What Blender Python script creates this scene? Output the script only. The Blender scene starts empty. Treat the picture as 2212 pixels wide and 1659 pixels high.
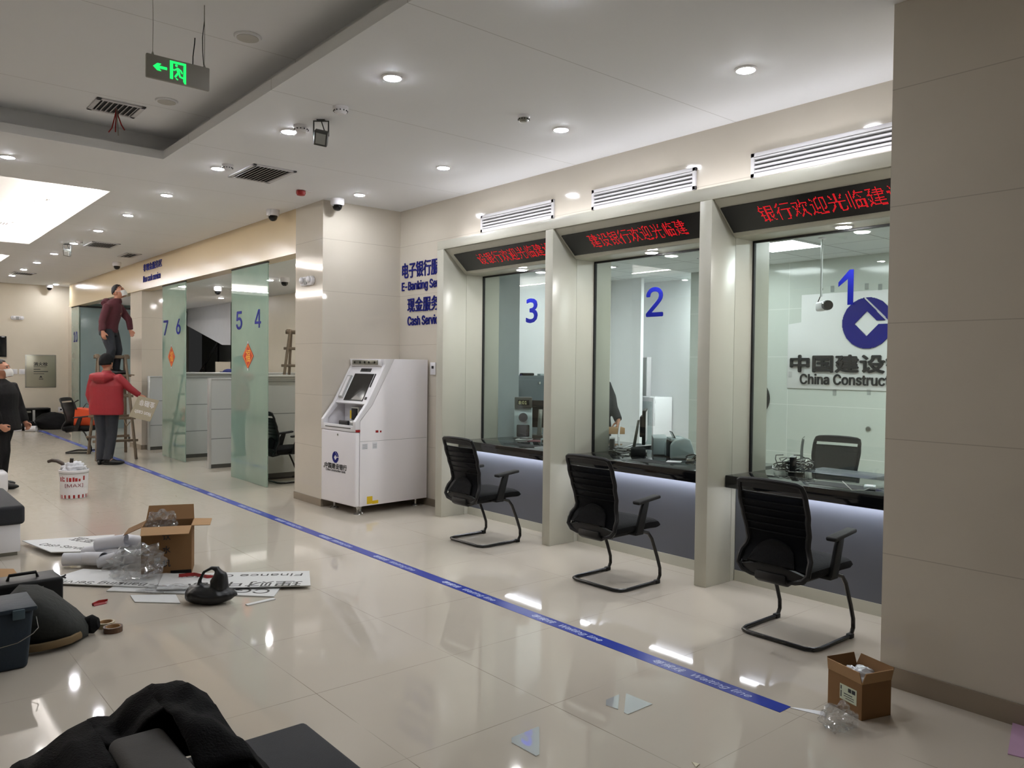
import bpy, bmesh, math, random, os
from mathutils import Vector, Matrix, noise
random.seed(11)
SC = bpy.context.scene
COL = SC.collection
PI = math.pi

# ---------------------------------------------------------------- camera
YAW, PIT, ROL = math.radians(40.214), math.radians(-1.259), math.radians(0.643)
fw = Vector((math.sin(YAW)*math.cos(PIT), math.cos(YAW)*math.cos(PIT), math.sin(PIT)))
rt = Vector((math.cos(YAW), -math.sin(YAW), 0))
up = rt.cross(fw)
rt2 = rt*math.cos(ROL) + up*math.sin(ROL)
up2 = up*math.cos(ROL) - rt*math.sin(ROL)
cd = bpy.data.cameras.new('camera'); cam = bpy.data.objects.new('camera', cd); COL.objects.link(cam)
cd.sensor_width = 36.0; cd.lens = 1690*36/2212; cd.clip_start = 0.05
cam.matrix_world = Matrix(((rt2.x, up2.x, -fw.x, 0), (rt2.y, up2.y, -fw.y, 0), (rt2.z, up2.z, -fw.z, 1.58), (0, 0, 0, 1)))
SC.camera = cam

# ---------------------------------------------------------------- world, exposure
w = bpy.data.worlds.new('world'); SC.world = w; w.use_nodes = True
w.node_tree.nodes['Background'].inputs[0].default_value = (0.02, 0.02, 0.02, 1)
w.node_tree.nodes['Background'].inputs[1].default_value = 1.0
SC.view_settings.view_transform = 'Standard'; SC.view_settings.look = 'None'
SC.view_settings.exposure = 0.10; SC.view_settings.gamma = 1.0
SC.view_settings.use_curve_mapping = False
cy = SC.cycles
cy.use_denoising = True
cy.max_bounces = 7; cy.diffuse_bounces = 4; cy.glossy_bounces = 4; cy.transmission_bounces = 4; cy.transparent_max_bounces = 12
cy.caustics_reflective = False; cy.caustics_refractive = False
cy.sample_clamp_indirect = 6.0; cy.blur_glossy = 0.5
LAMP_L = 320.0      # downlight lens radiance
WARM = (1.0, 0.94, 0.86)
COOL = (0.93, 0.96, 1.0)

# ---------------------------------------------------------------- mesh builder
class MB:
    def __init__(s):
        s.bm = bmesh.new()
    def add(s, t, M=None):
        if M is not None:
            bmesh.ops.transform(t, matrix=M, verts=t.verts)
        me = bpy.data.meshes.new('tmp'); t.to_mesh(me); t.free()
        s.bm.from_mesh(me); bpy.data.meshes.remove(me)
        return s
    def box(s, x0, x1, y0, y1, z0, z1, bev=0.0, seg=2, M=None):
        t = bmesh.new()
        bmesh.ops.create_cube(t, size=1.0, matrix=Matrix.Translation(((x0+x1)/2, (y0+y1)/2, (z0+z1)/2)) @ Matrix.Diagonal((x1-x0, y1-y0, z1-z0, 1)))
        if bev > 0:
            bmesh.ops.bevel(t, geom=list(t.edges), offset=bev, segments=seg, affect='EDGES', profile=0.5)
        return s.add(t, M)
    def prism(s, poly, a0, a1, axis='y', bev=0.0, seg=2, M=None):
        # polygon given in the two other axes (x,z for y; y,z for x; x,y for z)
        t = bmesh.new()
        def pt(p, a):
            return (p[0], a, p[1]) if axis == 'y' else ((a, p[0], p[1]) if axis == 'x' else (p[0], p[1], a))
        v0 = [t.verts.new(pt(p, a0)) for p in poly]; v1 = [t.verts.new(pt(p, a1)) for p in poly]
        n = len(poly)
        t.faces.new(v0); t.faces.new(v1[::-1])
        for i in range(n):
            t.faces.new((v0[i], v1[i], v1[(i+1) % n], v0[(i+1) % n]))
        bmesh.ops.recalc_face_normals(t, faces=t.faces)
        if bev > 0:
            bmesh.ops.bevel(t, geom=list(t.edges), offset=bev, segments=seg, affect='EDGES', profile=0.5)
        return s.add(t, M)
    def loft(s, rings, cap=True, closed=False):
        bm = s.bm; vs = [[bm.verts.new(p) for p in r] for r in rings]
        n = len(vs[0]); m = len(vs)
        for i in range(m if closed else m-1):
            a, b = vs[i], vs[(i+1) % m]
            for j in range(n):
                bm.faces.new((a[j], a[(j+1) % n], b[(j+1) % n], b[j]))
        if cap and not closed:
            bm.faces.new(vs[0][::-1]); bm.faces.new(vs[-1])
        return s
    def tube(s, pts, r, n=8, closed=False, cap=True, flat=None):
        pts = [Vector(p) for p in pts]; m = len(pts)
        rr = r if isinstance(r, (list, tuple)) else [r]*m
        rings = []; prev = None
        for i, p in enumerate(pts):
            a = pts[(i-1) % m] if (closed or i > 0) else p
            b = pts[(i+1) % m] if (closed or i < m-1) else p
            d = (b-a)
            if d.length < 1e-9: d = Vector((0, 0, 1))
            d.normalize()
            if prev is None:
                h = Vector((0, 0, 1)) if abs(d.z) < 0.9 else Vector((1, 0, 0))
                u = d.cross(h).normalized()
            else:
                u = (prev - d*prev.dot(d))
                u = u.normalized() if u.length > 1e-6 else d.orthogonal().normalized()
            prev = u; v = d.cross(u)
            q = rr[i]
            ru, rv = (q if isinstance(q, (list, tuple)) else (q, q*(flat or 1)))
            rings.append([p + u*(math.cos(2*PI*k/n)*ru) + v*(math.sin(2*PI*k/n)*rv) for k in range(n)])
        s.loft(rings, cap, closed)
        return s
    def cyl(s, p0, p1, r0, r1=None, n=16):
        return s.tube([p0, p1], [r0, r0 if r1 is None else r1], n)
    def lathe(s, prof, n=20, c=(0, 0, 0), M=None):
        t = MB()
        rings = [[Vector((c[0]+r*math.cos(2*PI*k/n), c[1]+r*math.sin(2*PI*k/n), c[2]+z)) for k in range(n)] for r, z in prof]
        t.loft(rings, True)
        bmesh.ops.recalc_face_normals(t.bm, faces=t.bm.faces)
        return s.add(t.bm, M)
    def ell(s, c, r, u=16, v=10, M=None, f=None):
        t = bmesh.new(); bmesh.ops.create_uvsphere(t, u_segments=u, v_segments=v, radius=1.0)
        for q in t.verts:
            p = Vector((q.co.x*r[0], q.co.y*r[1], q.co.z*r[2]))
            if f: p = f(p)
            q.co = p + Vector(c)
        return s.add(t, M)
    def grid(s, fn, nu, nv, thick=0.0):
        # fn(u,v) -> point; a closed slab when thick > 0
        bm = s.bm
        P = [[Vector(fn(i/nu, j/nv)) for j in range(nv+1)] for i in range(nu+1)]
        def nrm(i, j):
            a = P[min(i+1, nu)][j]-P[max(i-1, 0)][j]; b = P[i][min(j+1, nv)]-P[i][max(j-1, 0)]
            q = a.cross(b)
            return q.normalized() if q.length > 1e-12 else Vector((0, 0, 1))
        T = [[bm.verts.new(P[i][j]) for j in range(nv+1)] for i in range(nu+1)]
        for i in range(nu):
            for j in range(nv):
                bm.faces.new((T[i][j], T[i+1][j], T[i+1][j+1], T[i][j+1]))
        if thick > 0:
            B = [[bm.verts.new(P[i][j]-nrm(i, j)*thick) for j in range(nv+1)] for i in range(nu+1)]
            for i in range(nu):
                for j in range(nv):
                    bm.faces.new((B[i][j+1], B[i+1][j+1], B[i+1][j], B[i][j]))
            for i in range(nu):
                bm.faces.new((T[i][0], B[i][0], B[i+1][0], T[i+1][0])); bm.faces.new((T[i+1][nv], B[i+1][nv], B[i][nv], T[i][nv]))
            for j in range(nv):
                bm.faces.new((T[0][j+1], B[0][j+1], B[0][j], T[0][j])); bm.faces.new((T[nu][j], B[nu][j], B[nu][j+1], T[nu][j+1]))
        return s
    def quad(s, a, b, c, d):
        bm = s.bm; bm.faces.new([bm.verts.new(p) for p in (a, b, c, d)]); return s
    def build(s, name, m, parent=None, loc=None, rotz=0.0, ang=35, flat=False, fix=True):
        if fix: bmesh.ops.recalc_face_normals(s.bm, faces=s.bm.faces)
        me = bpy.data.meshes.new(name); s.bm.to_mesh(me); s.bm.free()
        if not flat:
            me.polygons.foreach_set('use_smooth', [True]*len(me.polygons))
            me.set_sharp_from_angle(angle=math.radians(ang))
        if m is not None: me.materials.append(m)
        o = bpy.data.objects.new(name, me); COL.objects.link(o)
        if loc is not None: o.location = loc
        o.rotation_euler.z = rotz
        if parent is not None: o.parent = parent
        return o

def thing(name, label, cat, loc=(0, 0, 0), rotz=0.0, group=None):
    o = bpy.data.objects.new(name, None); COL.objects.link(o)
    o.location = loc; o.rotation_euler.z = rotz; o.empty_display_size = 0.1
    return tag(o, label, cat, group)
def tag(o, label, cat, group=None):
    o['label'] = label; o['category'] = cat
    if group: o['group'] = group
    return o
def struct(o):
    o['kind'] = 'structure'; return o
def dup(root, loc, rotz=None, label=None, group=None):
    r = root.copy(); COL.objects.link(r); r.location = loc
    if rotz is not None: r.rotation_euler.z = rotz
    if label: r['label'] = label
    if group: r['group'] = group
    for ch in list(root.children):
        c = ch.copy(); COL.objects.link(c); c.parent = r
        for g in list(ch.children):
            d = g.copy(); COL.objects.link(d); d.parent = c
    return r
def fuse(mb, name, m, parent=None, voxel=0.01, smooth=4, loc=None):
    # overlapping closed shapes become one continuous skin
    o = mb.build(name, m, parent)
    md = o.modifiers.new('r', 'REMESH'); md.mode = 'VOXEL'; md.voxel_size = voxel
    if smooth:
        ms = o.modifiers.new('s', 'SMOOTH'); ms.factor = 0.5; ms.iterations = smooth
    dg = bpy.context.evaluated_depsgraph_get(); dg.update()
    me = bpy.data.meshes.new_from_object(o.evaluated_get(dg))
    old = o.data; o.modifiers.clear(); o.data = me; bpy.data.meshes.remove(old); me.name = name
    me.polygons.foreach_set('use_smooth', [True]*len(me.polygons))
    if not me.materials: me.materials.append(m)
    return o

FNT = None
try: FNT = bpy.data.fonts.load(os.path.join(bpy.utils.system_resource('DATAFILES'), 'fonts', 'Inter.woff2'))   # Blender's own interface font
except Exception: pass
def gtext(s, extrude=0.05, shear=0.0, spacing=1.0):
    c = bpy.data.curves.new('t', 'FONT'); c.body = s; c.size = 1.0; c.extrude = extrude; c.shear = shear
    if FNT is not None and all(ord(ch) < 128 for ch in s) and s != '3': c.font = FNT
    c.resolution_u = 3; c.space_character = spacing
    o = bpy.data.objects.new('t', c); COL.objects.link(o)
    dg = bpy.context.evaluated_depsgraph_get(); dg.update()
    me = bpy.data.meshes.new_from_object(o.evaluated_get(dg))
    V = [v.co.copy() for v in me.vertices]; F = [tuple(p.vertices) for p in me.polygons]
    bpy.data.objects.remove(o); bpy.data.curves.remove(c); bpy.data.meshes.remove(me)
    return V, F
_tc = {}
def text(mb, s, O, U, V, w=None, h=None, depth=0.002, bold=0.0, shear=0.0, spacing=1.0):
    # lettering fitted to a w x h box whose lower left corner is O; U reading direction, V up the letters
    k = (s, shear, spacing)
    if k not in _tc: _tc[k] = gtext(s, 0.05, shear, spacing)
    vs, fs = _tc[k]
    O, U, V = Vector(O), Vector(U).normalized(), Vector(V).normalized(); N = U.cross(V)
    x0 = min(v.x for v in vs); x1 = max(v.x for v in vs); y0 = min(v.y for v in vs); y1 = max(v.y for v in vs)
    if w is None: kx = ky = h/(y1-y0)
    elif h is None: kx = ky = w/(x1-x0)
    else: kx, ky = w/(x1-x0), h/(y1-y0)
    e = bold*ky                                           # bolder strokes: shifted copies of the outlines
    for i, (ox, oy) in enumerate(((0, 0),) if not bold else ((-e, 0), (e, 0), (0, -e), (0, e))):
        dd = depth*(1+.02*i)
        bv = [mb.bm.verts.new(O + U*((v.x-x0)*kx+ox) + V*((v.y-y0)*ky+oy) + N*(dd*(v.z/0.1+0.5))) for v in vs]
        for f in fs:
            try: mb.bm.faces.new([bv[i] for i in f])
            except ValueError: pass
    return (x1-x0)*kx
def poly3(mb, pts, O, U, V, depth=0.002):
    O, U, V = Vector(O), Vector(U).normalized(), Vector(V).normalized(); N = U.cross(V)
    a = [O+U*p[0]+V*p[1] for p in pts]; b = [p+N*depth for p in a]
    bm = mb.bm; va = [bm.verts.new(p) for p in a]; vb = [bm.verts.new(p) for p in b]; n = len(pts)
    bm.faces.new(va[::-1]); bm.faces.new(vb)
    for i in range(n): bm.faces.new((va[i], va[(i+1) % n], vb[(i+1) % n], vb[i]))
    return mb
def four(mb, O, U, V, w, h, depth=0.002):
    poly3(mb, [(.62*w, 0), (.82*w, 0), (.82*w, .22*h), (.62*w, .22*h)], O, U, V, depth); poly3(mb, [(0, .22*h), (w, .22*h), (w, .35*h), (0, .35*h)], O, U, V, depth)
    poly3(mb, [(.62*w, .35*h), (.82*w, .35*h), (.82*w, h), (.62*w, h)], O, U, V, depth); poly3(mb, [(0, .35*h), (.20*w, .35*h), (.62*w, .80*h), (.62*w, h), (.58*w, h)], O, U, V, depth)
    return mb
def one(mb, O, U, V, w, h, depth=0.002):
    return poly3(mb, [(0.62*w, 0), (w, 0), (w, h), (0.72*w, h), (0, 0.66*h), (0, 0.53*h), (0.62*w, 0.74*h)], O, U, V, depth)
def cells(mb, fn, n, O, U, V, size, depth=0.002):
    # a flat emblem given by a test on the unit square, built of thin strips
    O, U, V = Vector(O), Vector(U).normalized(), Vector(V).normalized()
    for j in range(n):
        i = 0
        while i < n:
            if fn((i+.5)/n, (j+.5)/n):
                i0 = i
                while i < n and fn((i+.5)/n, (j+.5)/n): i += 1
                poly3(mb, [(i0*size/n, j*size/n), (i*size/n, j*size/n), (i*size/n, (j+1)*size/n), (i0*size/n, (j+1)*size/n)], O, U, V, depth)
            i += 1
    return mb
def emblem(x, y):
    x = x*2-1; y = y*2-1
    if math.hypot(x, y) > 1: return False
    if abs(x+0.02)+abs(y+0.03) < 0.5: return False
    if x > 0.3 and abs(y-0.02-0.0*(x-.4)) < 0.07: return False          # gap on the right
    d = (x-0.05)*0.72 + (y-0.85)*0.70                                   # slanting slit top right
    if 0.0 < d+0.06 < 0.085 and x > -0.15 and y > 0.02: return False
    return True

# ---------------------------------------------------------------- materials
def lin(c): return tuple(((v/255)/12.92 if v/255 <= 0.04045 else ((v/255+0.055)/1.055)**2.4) for v in c)
def mat(name, rgb, rough=0.5, metal=0.0, spec=0.5, var=0.06, scale=6.0, coat=0.0, bump=0.0, bscale=60.0, emit=None, es=0.0, alpha=1.0, trans=0.0, rvar=0.0):
    m = bpy.data.materials.new(name); m.use_nodes = True; nt = m.node_tree; b = nt.nodes['Principled BSDF']
    c = lin(rgb)
    tc = nt.nodes.new('ShaderNodeTexCoord'); no = nt.nodes.new('ShaderNodeTexNoise')
    no.inputs['Scale'].default_value = scale; no.inputs['Detail'].default_value = 4
    nt.links.new(tc.outputs['Object'], no.inputs['Vector'])
    mx = nt.nodes.new('ShaderNodeMix'); mx.data_type = 'RGBA'
    mx.inputs[6].default_value = (*[v*(1-var) for v in c], 1); mx.inputs[7].default_value = (*[min(1, v*(1+var)) for v in c], 1)
    nt.links.new(no.outputs['Fac'], mx.inputs[0]); nt.links.new(mx.outputs[2], b.inputs['Base Color'])
    b.inputs['Roughness'].default_value = rough; b.inputs['Metallic'].default_value = metal
    b.inputs['Specular IOR Level'].default_value = spec; b.inputs['Coat Weight'].default_value = coat
    if rvar:
        mr = nt.nodes.new('ShaderNodeMapRange'); mr.inputs['To Min'].default_value = rough-rvar; mr.inputs['To Max'].default_value = rough+rvar
        nt.links.new(no.outputs['Fac'], mr.inputs['Value']); nt.links.new(mr.outputs[0], b.inputs['Roughness'])
    if bump:
        n2 = nt.nodes.new('ShaderNodeTexNoise'); n2.inputs['Scale'].default_value = bscale; n2.inputs['Detail'].default_value = 3
        nt.links.new(tc.outputs['Object'], n2.inputs['Vector'])
        bp = nt.nodes.new('ShaderNodeBump'); bp.inputs['Strength'].default_value = bump; bp.inputs['Distance'].default_value = 0.01
        nt.links.new(n2.outputs['Fac'], bp.inputs['Height']); nt.links.new(bp.outputs[0], b.inputs['Normal'])
    if emit is not None:
        b.inputs['Emission Color'].default_value = (*emit, 1); b.inputs['Emission Strength'].default_value = es
    if trans: b.inputs['Transmission Weight'].default_value = trans
    return m
def lamp_mat(name, col, L):
    m = bpy.data.materials.new(name); m.use_nodes = True; nt = m.node_tree
    for n in list(nt.nodes): nt.nodes.remove(n)
    e = nt.nodes.new('ShaderNodeEmission'); e.inputs[0].default_value = (*col, 1); e.inputs[1].default_value = L
    o = nt.nodes.new('ShaderNodeOutputMaterial'); nt.links.new(e.outputs[0], o.inputs[0])
    return m
def mth(nt, op, a, b=None, c=None):
    n = nt.nodes.new('ShaderNodeMath'); n.operation = op
    for i, v in enumerate((a, b, c)):
        if v is None: continue
        if isinstance(v, (int, float)): n.inputs[i].default_value = v
        else: nt.links.new(v, n.inputs[i])
    return n.outputs[0]
def joints(nt, pos, specs):
    # 1 on thin joint lines; specs: (axis, period, offset, width)
    sx = nt.nodes.new('ShaderNodeSeparateXYZ'); nt.links.new(pos, sx.inputs[0]); out = None
    for ax, per, off, wd in specs:
        q = mth(nt, 'ADD', sx.outputs[ax], -off + per*100)
        q = mth(nt, 'MODULO', q, per)
        q = mth(nt, 'MINIMUM', q, mth(nt, 'SUBTRACT', per, q))
        q = mth(nt, 'LESS_THAN', q, wd/2)
        out = q if out is None else mth(nt, 'MAXIMUM', out, q)
    return out
def tiled(name, rgb, rough, specs, jrgb, var=0.05, nscale=2.5, spec=0.5, jfac=0.8):
    m = mat(name, rgb, rough, var=var, scale=nscale, spec=spec); nt = m.node_tree; b = nt.nodes['Principled BSDF']
    ge = nt.nodes.new('ShaderNodeNewGeometry')
    j = joints(nt, ge.outputs['Position'], specs)
    src = b.inputs['Base Color'].links[0].from_socket
    mx = nt.nodes.new('ShaderNodeMix'); mx.data_type = 'RGBA'; mx.inputs[7].default_value = (*lin(jrgb), 1)
    nt.links.new(mth(nt, 'MULTIPLY', j, jfac), mx.inputs[0]); nt.links.new(src, mx.inputs[6]); nt.links.new(mx.outputs[2], b.inputs['Base Color'])
    return m
def glass_mat(name, tint, base=0.045, rough=0.0, haze=0.0, hcol=(200, 215, 210), refl=1.0):
    m = bpy.data.materials.new(name); m.use_nodes = True; nt = m.node_tree
    for n in list(nt.nodes): nt.nodes.remove(n)
    tr = nt.nodes.new('ShaderNodeBsdfTransparent'); tr.inputs[0].default_value = (*tint, 1)
    gl = nt.nodes.new('ShaderNodeBsdfGlossy'); gl.inputs['Roughness'].default_value = rough; gl.inputs[0].default_value = (refl, refl, refl, 1)
    lw = nt.nodes.new('ShaderNodeLayerWeight'); lw.inputs[0].default_value = 0.5
    p = mth(nt, 'POWER', lw.outputs['Facing'], 5.0)
    f = mth(nt, 'MULTIPLY_ADD', p, 1-base, base)
    body = tr.outputs[0]
    if haze > 0:
        tc = nt.nodes.new('ShaderNodeTexCoord'); no = nt.nodes.new('ShaderNodeTexNoise'); no.inputs['Scale'].default_value = 3.0
        nt.links.new(tc.outputs['Object'], no.inputs['Vector'])
        df = nt.nodes.new('ShaderNodeBsdfDiffuse'); df.inputs[0].default_value = (*lin(hcol), 1)
        tl = nt.nodes.new('ShaderNodeBsdfTranslucent'); tl.inputs[0].default_value = (*lin(hcol), 1)
        a = nt.nodes.new('ShaderNodeMixShader'); a.inputs[0].default_value = 0.4
        nt.links.new(df.outputs[0], a.inputs[1]); nt.links.new(tl.outputs[0], a.inputs[2])
        hz = nt.nodes.new('ShaderNodeMixShader')
        nt.links.new(mth(nt, 'MULTIPLY_ADD', no.outputs['Fac'], haze*0.2, haze*0.9), hz.inputs[0])
        nt.links.new(tr.outputs[0], hz.inputs[1]); nt.links.new(a.outputs[0], hz.inputs[2]); body = hz.outputs[0]
    mx = nt.nodes.new('ShaderNodeMixShader'); nt.links.new(f, mx.inputs[0]); nt.links.new(body, mx.inputs[1]); nt.links.new(gl.outputs[0], mx.inputs[2])
    o = nt.nodes.new('ShaderNodeOutputMaterial'); nt.links.new(mx.outputs[0], o.inputs[0])
    return m

TILE_Z = (2, 0.58, 0.66, 0.005)
M = {}
M['ceiling'] = mat('ceiling_paint', (240, 241, 243), 0.7, var=0.02, scale=1.5, spec=0.25)
M['wall_tile'] = tiled('polished_wall_tile', (204, 196, 182), 0.07, [TILE_Z], (150, 140, 128), jfac=.5)
M['wall_plain'] = mat('cream_wall', (212, 202, 184), 0.45, var=0.03)
M['soffit'] = mat('satin_cream_fascia', (206, 186, 152), 0.22, var=0.03, scale=1.0, spec=0.5)
M['baseboard'] = mat('brushed_grey_skirting', (150, 138, 122), 0.25, var=0.05, metal=0.3)
M['frame'] = mat('cream_lacquer_panel', (190, 188, 174), 0.3, var=0.02)
M['white'] = mat('white_powder_coat', (232, 230, 232), 0.35, var=0.02)
M['white_wall'] = mat('white_wall_paint', (240, 241, 242), 0.6, var=0.02)
M['worktop'] = mat('black_stone', (16, 17, 19), 0.08, var=0.3, scale=40)
M['grey_panel'] = mat('dark_grey_laminate', (92, 95, 104), 0.25, var=0.03)
M['black'] = mat('black_plastic', (11, 11, 12), 0.5, var=0.1, spec=.3)
M['black_mesh'] = mat('black_mesh_fabric', (17, 17, 19), 0.75, var=0.2, scale=90, bump=0.15, bscale=200)
M['black_metal'] = mat('black_painted_metal', (15, 13, 13), 0.25, var=0.1)
M['black_cloth'] = mat('black_cloth', (11, 11, 12), 0.9, var=0.3, scale=12, bump=0.5, bscale=180, spec=0.2)
M['screen'] = mat('dark_screen', (20, 21, 23), 0.06, var=0.05)
M['led_panel'] = mat('black_led_face', (15, 14, 16), 0.2, var=0.1, scale=30)
M['blue'] = mat('blue_lettering', (8, 18, 112), 0.6, var=0.03, spec=.15)
M['blue_dark'] = mat('navy_lettering', (20, 26, 108), 0.6, var=0.03, spec=.15)
M['ink'] = mat('black_lettering', (18, 22, 26), 0.4, var=0.05)
M['steel'] = mat('brushed_steel', (150, 150, 142), 0.3, metal=0.8, var=0.08, scale=3)
M['chrome'] = mat('chrome', (200, 200, 200), 0.12, metal=1.0, var=0.03)
M['alu'] = mat('aluminium_trim', (190, 192, 190), 0.3, metal=0.5, var=0.03)
M['partition'] = tiled('grey_partition_board', (178, 182, 180), 0.35, [(2, 0.445, 0.0, 0.012)], (90, 94, 92), var=0.03)
M['kick'] = mat('dark_grey_plinth', (70, 70, 66), 0.4)
M['wood'] = mat('old_grey_wood', (104, 90, 74), 0.8, var=0.25, scale=14, bump=0.3, bscale=40)
M['card'] = mat('brown_cardboard', (130, 98, 66), 0.85, var=0.1, scale=5, spec=0.2)
M['card_in'] = mat('pale_cardboard', (168, 134, 98), 0.85, var=0.08, spec=0.2)
M['paper'] = mat('white_paper', (222, 222, 226), 0.6, var=0.04, scale=8)
M['foam'] = mat('white_foam_board', (214, 214, 212), 0.4, var=0.03, scale=3)
M['cut'] = mat('dark_cut_out_letter', (70, 68, 64), 0.7)
M['skin'] = mat('skin', (176, 124, 98), 0.55, var=0.08, scale=9)
M['hair'] = mat('black_hair', (14, 12, 12), 0.7, var=0.3, scale=60, bump=0.4, bscale=150)
M['red_jacket'] = mat('red_padded_nylon', (128, 13, 26), 0.6, var=0.12, scale=4, bump=0.35, bscale=18)
M['maroon'] = mat('maroon_knit', (66, 18, 28), 0.85, var=0.15, scale=8, bump=0.3, bscale=60)
M['navy_cloth'] = mat('dark_navy_cloth', (20, 24, 32), 0.85, var=0.2, scale=8, bump=0.3, bscale=40)
M['mask'] = mat('white_mask', (210, 208, 204), 0.8, var=0.03)
M['red'] = mat('red_plastic', (150, 24, 24), 0.4)
M['orange'] = mat('orange_cloth_bag', (206, 72, 26), 0.7, var=0.1)
M['gold'] = mat('gold_print', (238, 178, 60), 0.45, var=0.1)
M['fu_red'] = mat('red_glossy_paper', (190, 34, 22), 0.35, var=0.06)
M['yellow'] = mat('yellow_label', (220, 184, 24), 0.5)
M['tape'] = mat('blue_floor_tape', (30, 52, 150), 0.3, var=0.05, scale=10)
M['tape_text'] = mat('pale_tape_print', (196, 204, 228), 0.45)
M['vent_dark'] = mat('dark_vent_slot', (44, 44, 45), 0.7)
M['vent'] = mat('white_vent_metal', (206, 204, 206), 0.4, var=0.02)
M['dome'] = mat('black_dome_lens', (8, 8, 9), 0.08)
M['seat_dark'] = mat('charcoal_upholstery', (40, 42, 46), 0.8, var=0.12, scale=30, bump=0.2, bscale=250)
M['grey_fabric'] = mat('grey_upholstery', (86, 84, 82), 0.85, var=0.1, scale=30, bump=0.2, bscale=250)
M['stair'] = mat('dark_stair_stone', (84, 84, 80), 0.6)
M['bluegrey'] = mat('blue_grey_paint', (150, 160, 162), 0.5)
M['steel_door'] = mat('slate_grey_steel', (82, 96, 102), 0.35, var=0.05)
M['machine'] = mat('pale_grey_machine_shell', (176, 190, 192), 0.35)
M['olive'] = mat('dark_olive_canvas', (38, 40, 37), 0.9, var=0.2, scale=7, bump=0.5, bscale=30)
M['tan'] = mat('tan_lining', (120, 100, 70), 0.85, var=0.15)
M['teal'] = mat('dark_teal_bag', (22, 38, 52), 0.6, var=0.2, scale=6, bump=0.2, bscale=30)
M['tape_roll'] = mat('brown_packing_tape', (84, 56, 36), 0.25, var=0.1)
M['pink'] = mat('pink_foam_sheet', (196, 160, 190), 0.6)
M['pvc_black'] = mat('thin_black_plastic_bag', (16, 16, 18), 0.35, var=0.2, bump=0.3, bscale=25)
M['glass'] = glass_mat('clear_teller_glass', (0.93, 0.965, 0.95), base=0.05)
M['gscreen'] = glass_mat('green_tempered_glass', (0.62, 0.74, 0.69), base=0.14, haze=0.62, hcol=(186, 212, 200))
M['frosted'] = glass_mat('frosted_teal_glass', (0.6, 0.72, 0.72), base=0.06, rough=0.1, haze=0.75, hcol=(168, 190, 192))
M['film'] = glass_mat('clear_plastic_film', (0.93, 0.935, 0.94), base=0.10, rough=0.08, haze=0.07, hcol=(225, 228, 232))
M['acrylic'] = glass_mat('clear_acrylic', (0.86, 0.88, 0.88), base=0.1, haze=0.3, hcol=(190, 196, 196))
M['seal'] = mat('black_rubber_seal', (10, 11, 11), 0.6)
M['lamp'] = lamp_mat('lit_downlight_lens', (0.955, 0.985, 1.05), LAMP_L)
M['lamp_booth'] = lamp_mat('lit_booth_downlight_lens', (1.0, 0.99, 0.98), 480)
M['lamp_warm'] = lamp_mat('lit_warm_cove_strip', (1.0, 0.91, 0.82), 165)
M['lamp_cool'] = lamp_mat('lit_cool_strip', (0.90, 0.93, 1.0), 32)
M['lamp_top'] = lamp_mat('lit_white_strip', (0.95, 0.95, 1.0), 9.5)
M['lamp_panel'] = lamp_mat('lit_ceiling_panel', (0.93, 0.985, 1.0), 14)
M['led_red'] = lamp_mat('lit_red_pixels', (1.0, 0.02, 0.03), 0.95)
M['exit_green'] = lamp_mat('lit_green_sign', (0.02, 1.0, 0.16), 1.15)
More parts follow.
